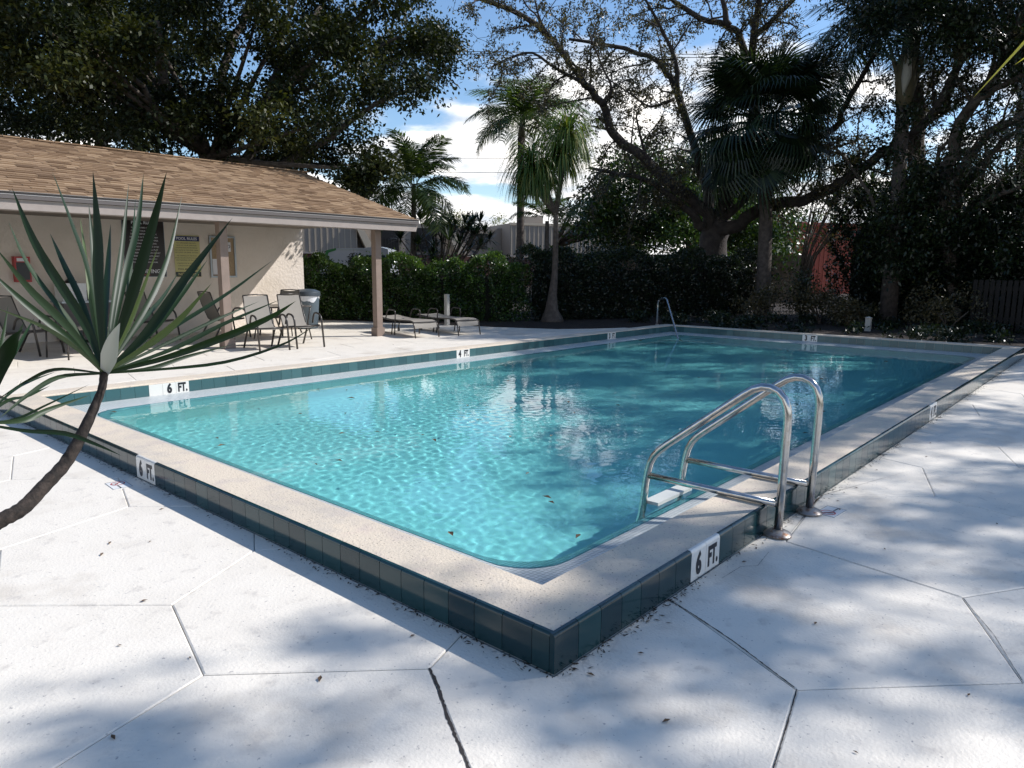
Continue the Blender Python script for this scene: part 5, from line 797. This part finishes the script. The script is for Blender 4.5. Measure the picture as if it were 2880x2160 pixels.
# spiky headed dracaenas
def spiky(label, base, heads, g, ln=.45, wd=.018):
    t = thing('spiky_shrub', label, 'shrub', (*base,.02)); mb = MB(); mh = MB()
    for h in heads:
        l_ = (h[0]-base[0], h[1]-base[1], h[2]); mb.tube([(0,0,0),(l_[0]*.3,l_[1]*.3,l_[2]*.5),l_], [.035,.025,.015], 6)
        r = rosette(t, l_, 46, ln, wd, g, None); mh.add(r.v, r.f); mh.t = mh.t[:-len(r.f)]+r.t
    mb.build('stems', M['bark'], t, smooth=True); tag(mh.build('leaf_heads', LF['palm'], t, tint=True), kind='stuff'); return t
gs = np.random.default_rng(31)
spiky('spiky-headed dracaenas behind the hedge left of the feather palm', (14.2,15.9), [(14.6+gs.normal()*.9, 15.2+gs.normal()*.6, gs.uniform(1.8,3.0)) for _ in range(30)], gs, .5, .022)
spiky('spiky-headed dracaenas standing out against the sky over the orange wall', (24.5,8.0), [(24.6+gs.normal()*.5, 7.6-abs(gs.normal())*1.2, gs.uniform(3.6,5.0)) for _ in range(16)], gs, .6, .022)
spiky('spiky-headed dracaenas in the thicket right of the queen palm trunk', (22.6,3.0), [(22.0+gs.normal()*.5, 3.0+gs.normal()*1.5, gs.uniform(3.6,4.6)) for _ in range(14)], gs, .55, .022)
# ================================================================ palms
gp = np.random.default_rng(5)
# feather palm (middle)
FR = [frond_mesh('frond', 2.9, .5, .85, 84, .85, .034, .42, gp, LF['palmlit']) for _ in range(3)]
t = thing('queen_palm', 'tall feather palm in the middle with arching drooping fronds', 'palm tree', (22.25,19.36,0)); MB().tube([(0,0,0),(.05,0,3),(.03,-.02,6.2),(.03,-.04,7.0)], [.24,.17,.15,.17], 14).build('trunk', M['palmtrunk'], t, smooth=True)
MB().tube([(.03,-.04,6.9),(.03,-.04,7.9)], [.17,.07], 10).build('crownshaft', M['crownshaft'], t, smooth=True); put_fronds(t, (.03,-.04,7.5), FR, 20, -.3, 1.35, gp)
# right queen palm, close and dark
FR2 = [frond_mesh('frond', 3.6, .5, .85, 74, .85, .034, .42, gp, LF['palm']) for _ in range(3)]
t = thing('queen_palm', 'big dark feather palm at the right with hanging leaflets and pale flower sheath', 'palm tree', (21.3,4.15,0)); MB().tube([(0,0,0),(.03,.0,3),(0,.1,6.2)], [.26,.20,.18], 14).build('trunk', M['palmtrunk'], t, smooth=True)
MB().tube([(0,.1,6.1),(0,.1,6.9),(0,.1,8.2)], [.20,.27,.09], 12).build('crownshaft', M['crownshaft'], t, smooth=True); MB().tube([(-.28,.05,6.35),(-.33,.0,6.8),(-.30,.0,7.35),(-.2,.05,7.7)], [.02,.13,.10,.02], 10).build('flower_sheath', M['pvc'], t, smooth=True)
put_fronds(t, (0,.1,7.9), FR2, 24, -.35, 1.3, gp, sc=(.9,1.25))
for k in range(14): # old leaf bases
    a = gp.uniform(0, 2*PI); MB().tube([(.18*math.cos(a),.1+.18*math.sin(a),6.4+gp.uniform(-.2,.8)),(.55*math.cos(a),.1+.55*math.sin(a),7.5+gp.uniform(0,.6))], [.05,.02], 5).build('leaf_base', M['crownshaft'], t)
# fan palm
FN = [fan_mesh('fan_leaf', .95, 1.05, 44, .62, gp, LF['palm']) for _ in range(3)]
t = thing('fan_palm', 'fan palm with grey trunk in front of the sprawling tree', 'palm tree', (21.2,7.9,0)); MB().tube([(0,0,0),(0,0,.5),(-.03,.05,3),(-.05,.2,4.6),(-.05,.25,5.6)], [.30,.23,.21,.20,.24], 14).build('trunk', M['palmtrunk'], t, smooth=True)
put_fronds(t, (-.05,.3,6.1), FN, 72, -1.2, 1.35, gp, 'fan_leaf', .25, sc=(1.1,1.75))
# small coconut palm at the left behind the porch end
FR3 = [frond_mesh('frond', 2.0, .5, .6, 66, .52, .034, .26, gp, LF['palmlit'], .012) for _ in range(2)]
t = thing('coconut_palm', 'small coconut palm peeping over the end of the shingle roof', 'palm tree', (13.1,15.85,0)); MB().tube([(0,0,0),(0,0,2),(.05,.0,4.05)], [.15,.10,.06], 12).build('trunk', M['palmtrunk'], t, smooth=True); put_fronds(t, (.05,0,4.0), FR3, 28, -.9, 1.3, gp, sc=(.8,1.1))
# ponytail palm with forked trunk
t = thing('ponytail_palm', 'forked ponytail palm with drooping bright green straps and flared base', 'palm tree', (14.05,11.05,0)); o_ = Vector((14.05,11.05,0))
MB().tube([(0,0,0),(-.01,0,.12),(-.03,0,.35),(0,0,.75),(.02,-.05,1.3),(-.15,-.2,2.2),(-.55,-.5,2.95)], [.36,.30,.19,.13,.09,.075,.065], 14).build('trunk', M['palmtrunk'], t, smooth=True)
hd = [(Vector((13.13,10.85,3.75)), 2), (Vector((13.55,10.22,4.2)), 2)]; root_ = Vector((13.5,10.55,2.95))
HEADS = [(Vector((12.98,11.0,4.15)),1.0),(Vector((13.25,10.8,3.95)),.8),(Vector((13.58,10.25,4.95)),1.05),(Vector((13.45,10.35,4.4)),.8),(Vector((13.0,10.95,3.75)),.7)]
for p, s in HEADS: MB().tube([root_-o_, (root_-o_).lerp(p-o_, .5)+Vector((0,0,-.08)), p-o_], [.07,.05,.035], 8).build('branch', M['palmtrunk'], t, smooth=True)
gq = np.random.default_rng(9)
for p, s in HEADS:
    mb = MB()
    for k in range(330):
        a = gq.uniform(0, 2*PI); el = gq.uniform(-.2, 1.45); e = Vector((math.cos(a)*math.cos(el), math.sin(a)*math.cos(el), math.sin(el))); l_ = s*gq.uniform(.85, 1.45); q = [p-o_]; 
        for h in range(6): e = (e+Vector((0,0,-.28-.10*h))).normalized(); q.append(q[-1]+e*l_/6)
        sd = Vector((-math.sin(a), math.cos(a), 0)); vs = []
        for a_, ww in zip(q, (.014,.017,.016,.014,.011,.008,.002)): vs += [a_-sd*ww, a_+sd*ww]
        mb.add(vs, [(2*i,2*i+1,2*i+3,2*i+2) for i in range(6)], min(1, gq.uniform(0,.7)+(.3 if gq.random() < .15 else 0)))
    mb.build('leaf_tuft', LF['pony'], t, tint=True)
t = thing('young_palm', 'low drooping young palm behind the forked ponytail palm', 'palm tree', (15.2,12.2,0)); MB().tube([(0,0,0),(0,0,2.9)], [.09,.06], 8).build('trunk', M['palmtrunk'], t, smooth=True); put_fronds(t, (0,0,2.95), FR3, 11, -.1, 1.1, gp, sc=(.5,.62))
# ================================================================ trees
gt = np.random.default_rng(77)
tree('fig_tree', 'huge dark fig tree towering behind the shingle roof', 'tree', (9.5,20.4,0), FIG_LIMBS+[[(*FIG_LIMBS[0][-1][:3],.1),(*c[:3],.03)] for c in FIG_CLUMPS[::9]], [leaf_cloud(FIG_CLUMPS, 1150, .14, .08, .1, .7, gt, .3)], 'fig')
tree('fig_tree', 'second dark tree further back at the top left', 'tree', (4.0,28.0,0), LEFT_LIMBS, [leaf_cloud(LEFT_CLUMPS, 620, .21, .12, .1, .7, gt, .3)], 'fig')
br, lv = twig_system(OAK_LIMBS[1:], .20, .40, (1.1,2.8), gt, .2, 17, .11, .045)
t = thing('sprawling_tree', 'sprawling tree with long bare limbs and sparse small leaves over the far pool end', 'tree', (21.6,9.9,0)); limbs_obj('trunk', OAK_LIMBS[:1], M['barkoak'], t, t.location, 14, .05)
for L_ in OAK_LIMBS[1:]: limbs_obj('limb', [L_], M['barkoak'], t, t.location, 9, .2)
limbs_obj('twigs', br, M['barkoak'], t, t.location, 4, .3); crown('crown', t, [lv], LF['oak'], t.location)
extra = []; 
for c in [(1,)]: pass
br, lv = twig_system(RIGHT_LIMBS, .3, .42, (1.0,2.2), gt, .2, 12, .11, .045)
t = thing('leaning_tree', 'group of dark leaning trunks with leafy tops at the far right', 'tree', (22.5,1.6,0))
for L_ in RIGHT_LIMBS: limbs_obj('limb', [L_], M['bark'], t, t.location, 9, .35)
limbs_obj('twigs', br, M['bark'], t, t.location, 4, .3); crown('crown', t, [lv, leaf_cloud(RIGHT_CLUMPS, 800, .14, .06, .1, .8, gt, .3)], LF['dark'], t.location)
mb_ = (29.5,23.5,0); tree('round_tree', 'dense round tree between the grey townhouse and the sprawling tree', 'tree', mb_, auto_limbs(mb_, (29.6,23.2,2.6), MID_CLUMPS, .22, gt, 6), [leaf_cloud(MID_CLUMPS, 1000, .20, .105, .2, .85, gt, .1)], 'mid')
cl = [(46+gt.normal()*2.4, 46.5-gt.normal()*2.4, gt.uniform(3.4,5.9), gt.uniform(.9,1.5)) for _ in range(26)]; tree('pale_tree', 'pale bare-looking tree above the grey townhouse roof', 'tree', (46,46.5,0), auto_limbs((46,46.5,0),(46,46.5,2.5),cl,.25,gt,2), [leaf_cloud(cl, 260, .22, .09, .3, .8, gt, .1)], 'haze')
cl = [(46+gt.normal()*2.2, 17.5+gt.normal()*2.6, gt.uniform(3.2,5.4), gt.uniform(.8,1.3)) for _ in range(22)]; tree('pale_tree', 'light green tree showing over the orange wall', 'tree', (46,17.5,0), auto_limbs((46,17.5,0),(46,17.5,2.5),cl,.25,gt,2), [leaf_cloud(cl, 300, .22, .1, .3, .8, gt, .1)], 'hedge')
cl = [(27+gt.normal()*1.2, 12.5+gt.normal()*1.2, gt.uniform(1.5,5.6), gt.uniform(.5,.9)) for _ in range(26)]; tree('sunlit_tree', 'sunlit yellow-green tree behind the thick trunk of the sprawling tree', 'tree', (27.2,12.4,0), auto_limbs((27.2,12.4,0),(27.2,12.4,2),cl,.12,gt,3), [leaf_cloud(cl, 330, .15, .075, .3, .85, gt, .1)], 'hedge')
# trees standing to the right of the picture whose shade falls across the pool end and deck
def overhead(label, base, fork, targets, hr, n, rr, per, ln, wd, seed, leaf='dark', r0=.22, holes=()):
    """canopy clumps spread where this tree's shade reaches the ground areas in targets [(x0,x1,y0,y1,weight)]"""
    g = np.random.default_rng(seed); cl = []; W_ = np.array([q[4] for q in targets], float); W_ /= W_.sum()
    while len(cl) < n:
        q = targets[g.choice(len(targets), p=W_)]; x, y = g.uniform(q[0], q[1]), g.uniform(q[2], q[3])
        if len(q) > 5 and not q[5](x, y): continue
        h = g.uniform(*hr); cl.append((x+SUN.x*h, y+SUN.y*h, h, g.uniform(*rr)))
    return tree('shade_tree', label, 'tree', base, auto_limbs(base, fork, cl, r0, g, 5), [leaf_cloud(cl, per, ln, wd, .1, .8, g, .3)], leaf)
line = lambda x, y: (x-4.0)*.80 > (y-1.6)*.62 and y > .0
overhead('broad shade tree beyond the right end of the pool', (20.5,-6.5,0), (20.0,-5.5,4.5), [(3.4,15,.2,9.0,1,line)], (8,12.5), 150, (.45,.9), 420, .15, .08, 3)
overhead('shade tree on the right of the deck', (13,-11,0), (12.6,-10.5,5.6), [(0.5,9,-4.5,.0,1),(2.5,9,0,1.0,.15),(9,15,-4.5,0,.6)], (9,13), 145, (.28,.60), 200, .16, .09, 14)
overhead('slim shade tree on the near right of the deck', (9,-9.5,0), (8.8,-9.2,5.4), [(-.6,1.8,-1.6,.8,1),(-2.0,.0,-.6,1.0,.5)], (9,11.5), 34, (.16,.40), 150, .15, .06, 9, r0=.10)
overhead('tree behind the far hedge shading the terrace corner', (22.5,1.0,0), (22,1.5,6.0), [(8.9,12.5,8.2,11.6,1),(12,17,8,12.5,1.6)], (10,13), 60, (.35,.7), 300, .14, .07, 17)
# ================================================================ far buildings, van, fence, cables
VX = Vector((sy,-cy,0)); HD = Vector((cy,sy,0)); c2_ = Vector((-1.993,-1.526,0))
def facade(name, label, D, px0, px1, ztop, zb, mt, bt, step, extra=None, depth=8, battens=True, turn=math.radians(20)):
    """block facing the pool at distance D along the view axis; lx measured to the right in metres"""
    F_ = 2015.66; x0, x1 = (px0-1440)/F_*D*.98, (px1-1440)/F_*D*.98; o = c2_+HD*D; xc = (x0+x1)/2; o = o+VX*xc; x0 -= xc; x1 -= xc; t = thing(name, label, 'building', (o.x,o.y,0), YAW-PI/2+turn)
    MB().box((x0,0,zb),(x1,depth,ztop)).build('wall', M[mt], t)
    if battens:
        me = MB().box((-.025,-.03,zb+.02),(.025,-.001,ztop-.14)).mesh('batten', M[bt]); k = 0; x = x0+.1
        while x < x1: inst('batten', me, t, Matrix.Translation((x,0,0))); x += step
    MB().box((x0-.06,-.07,ztop-.13),(x1+.06,-.032,ztop+.05)).build('roof_edge', M[bt], t); MB().box((x0-.05,-.06,zb-.10),(x1+.05,-.035,zb+.015)).build('base_strip', M['trim'], t)
    return t, x0, x1
t, x0, x1 = facade('townhouse', 'grey-beige battened townhouse over brown brick, behind the middle palms', 58, 1420, 1815, 4.85, 2.42, 'siding', 'batten', .37)
MB().box((x0-6,.1,-.03),(x1+1,7.9,2.30)).build('brick_storey', M['brick'], t); MB().box((x0-3.6,2,2.42),(x0-.02,8,4.55)).build('side_wall', M['siding'], t); MB().box((x0-2.6,1.96,2.9),(x0-1.2,1.99,4.1)).build('window', M['dark'], t); MB().box((x0-2.75,1.93,4.1),(x0-1.05,1.955,4.22)).build('lintel', M['batten'], t)
X_ = x1-1.9; f_ = MB().box((X_-.10,-.06,2.3),(X_+2.2,-.035,4.5)).build('window_trim', M['yellow'], t); f_.location.y = -.02; MB().box((X_,-.12,2.5),(X_+.95,-.09,4.2)).build('window', M['glass'], t)
for k, (a, b, hh) in enumerate(((1492,1520,.5),(1503,1545,.75),(1545,1572,.9))): a_, b2 = (a-1617)/2015.66*58, (b-1617)/2015.66*58; MB().box((a_,2.+k*.9,4.86),(b2,2.8+k*.9,4.86+hh)).build('rooftop_unit', M['siding'], t)
t, x0, x1 = facade('townhouse', 'grey-beige battened townhouse with slanted bay seen under the porch eave', 50, 780, 1000, 4.7, 2.45, 'siding', 'batten', .40)
MB().box((x0,.1,-.03),(x1+8,7.9,2.33)).build('brick_storey', M['brick'], t); MB().box((x1+.02,1,2.40),(x1+7,7.9,4.6)).build('side_wall', M['siding'], t)
mb = MB(); mb.add([(x1-.3,-.3,4.6),(x1+.1,-.3,4.6),(x1+1.3,-.3,2.45),(x1+.7,-.3,2.45),(x1-.3,1,4.6),(x1+.1,1,4.6),(x1+1.3,1,2.45),(x1+.7,1,2.45)], [(0,3,2,1),(4,5,6,7),(0,1,5,4),(1,2,6,5),(2,3,7,6),(3,0,4,7)]); mb.build('slanted_bay', M['batten'], t)
for k, xx in enumerate((1.6,4.2)): MB().box((x1+xx,.93,2.6),(x1+xx+1.5,.97,4.3)).build('window', M['dark'], t)
for k, xx in enumerate((1.5,4.1)):
    b = MB()
    for j in range(9): b.bar((x1+xx+j*.2,.6,2.6),(x1+xx+j*.2,.6,3.5),.03,.03)
    b.box((x1+xx-.05,.57,3.5),(x1+xx+1.7,.63,3.56)); b.build('balcony_rail', M['dark'], t)
mb = MB(); mb.add([(x1+6.1,-.2,4.6),(x1+6.7,-.2,4.6),(x1+8.0,-.2,2.45),(x1+7.2,-.2,2.45),(x1+6.1,.9,4.6),(x1+6.7,.9,4.6),(x1+8.0,.9,2.45),(x1+7.2,.9,2.45)], [(0,3,2,1),(4,5,6,7),(0,1,5,4),(1,2,6,5),(2,3,7,6),(3,0,4,7)]); mb.build('slanted_bay', M['batten'], t)
t, x0, x1 = facade('orange_house', 'terracotta orange battened house at the right behind the fan palm trunk', 45, 2100, 2560, 4.30, -.02, 'orange', 'orangeb', .33)
MB().box((x0+.3,3,4.3),(x0+3.7,7,4.95)).build('upper_block', M['orange'], t)
# van behind the bright hedge
vo = c2_+HD*27.5; t = thing('parked_van', 'white van with green roof stripe, only its top visible over the hedge', 'van', (vo.x,vo.y,0), YAW-PI/2); a, b = (924-1440)/2015.66*27.5, (1106-1440)/2015.66*27.5
vz = .14; prf = [(a,.35),(a,1.45),(a+.25,1.95),(a+.6,2.04),(b-.9,2.06),(b-.35,2.12),(b,2.02),(b+.1,.9),(b+1.1,.8),(b+1.15,.35)]
mb = MB(); n = len(prf); mb.add([(x,-.95,z) for x,z in prf]+[(x,.95,z) for x,z in prf], [tuple(range(n))[::-1], tuple(range(n,2*n))]+[(i,(i+1)%n,n+(i+1)%n,n+i) for i in range(n)]); smooth_sharp(mb.build('body', M['van'], t), 50)
gsr = MB(); gsr.add([(a-.004,-.956,1.3),(a-.004,-.956,1.47),(a+.25,-.956,1.97),(a+.6,-.956,2.05),(a+.6,-.956,1.97),(a+.32,-.956,1.88),(a+.12,-.956,1.42)], [(0,1,6),(1,2,5,6),(2,3,4,5)]); gsr.build('green_stripe', M['green'], t)
MB().box((a+.6,-.958,1.96),(b-.9,-.952,2.03)).build('roof_stripe', M['alu'], t); MB().box((b-.8,-.957,1.2),(b-.1,-.951,1.8)).build('side_window', M['glass'], t)
for xx in (a+.7, b+.4):
    for yy in (-.9,.72):
        w2 = MB().tube([(xx,yy,.34),(xx,yy+.2,.34)], .34, 18).build('wheel', M['tyre'], t); MB().tube([(xx,yy-.01,.34),(xx,yy+.21,.34)], .18, 12).build('rim', M['alu'], w2)
t.location.z = .12
bo = c2_+HD*33; t = thing('board_fence', 'tan board fence far behind the dark hedge and the sprawling tree', 'fence', (bo.x,bo.y,0), YAW-PI/2); pb = MB().box((-.066,-.012,0),(.066,.012,2.15)).mesh('board', M['tanwood'])
for k in range(78): inst('board', pb, t, Matrix.Translation((2.6+k*.142,0,0)))
for zz in (.4,1.8): MB().box((2.5,.013,zz),(13.7,.06,zz+.09)).build('rail', M['tanwood'], t)
# wood fence at the right edge
t = thing('picket_fence', 'dark wooden board fence with light slits at the right edge', 'fence', (20.6,-1.5,0)); a, b = Vector((19.5,1.75,0)), Vector((18.5,-2.4,0)); d = (b-a); n = 34; pm = MB().box((-.047,-.01,.04),(.047,.01,1.3)).mesh('picket', M['wood']); rz = math.atan2(d.y, d.x)
for k in range(n): p = a+d*k/(n-1)-t.location; inst('picket', pm, t, Matrix.Translation(p) @ Matrix.Rotation(rz,4,'Z'))
for zz in (.35,1.1): MB().bar(a-t.location+Vector((.03,0,zz)), b-t.location+Vector((.03,0,zz)), .04, .09).build('rail', M['wood'], t)
# overhead cables
def cable(label, p, q, r, sag=.15):
    p, q = Vector(p), Vector(q); pts = [p.lerp(q, s)+Vector((0,0,-sag*4*s*(1-s))) for s in np.linspace(0,1,12)]; o = MB().tube(pts, r, 5).build('overhead_cable', M['wire'], smooth=True); tag(o, label, 'cable', 'overhead cables')
cable('upper one of the high pair of cables crossing the blue sky', (8,34,10.35), (48,-8,10.85), .014); cable('lower one of the high pair of cables crossing the blue sky', (8,34,10.22), (48,-8,10.72), .014)
cable('higher of the two low cables left of the feather palm', (6,50,7.3), (58,0,8.5), .014); cable('lower of the two low cables left of the feather palm', (6,50,6.6), (58,0,7.6), .014)
print('slabs', ns_, 'objects', len(bpy.data.objects), 'tris', sum(len(m_.polygons) for m_ in bpy.data.meshes))
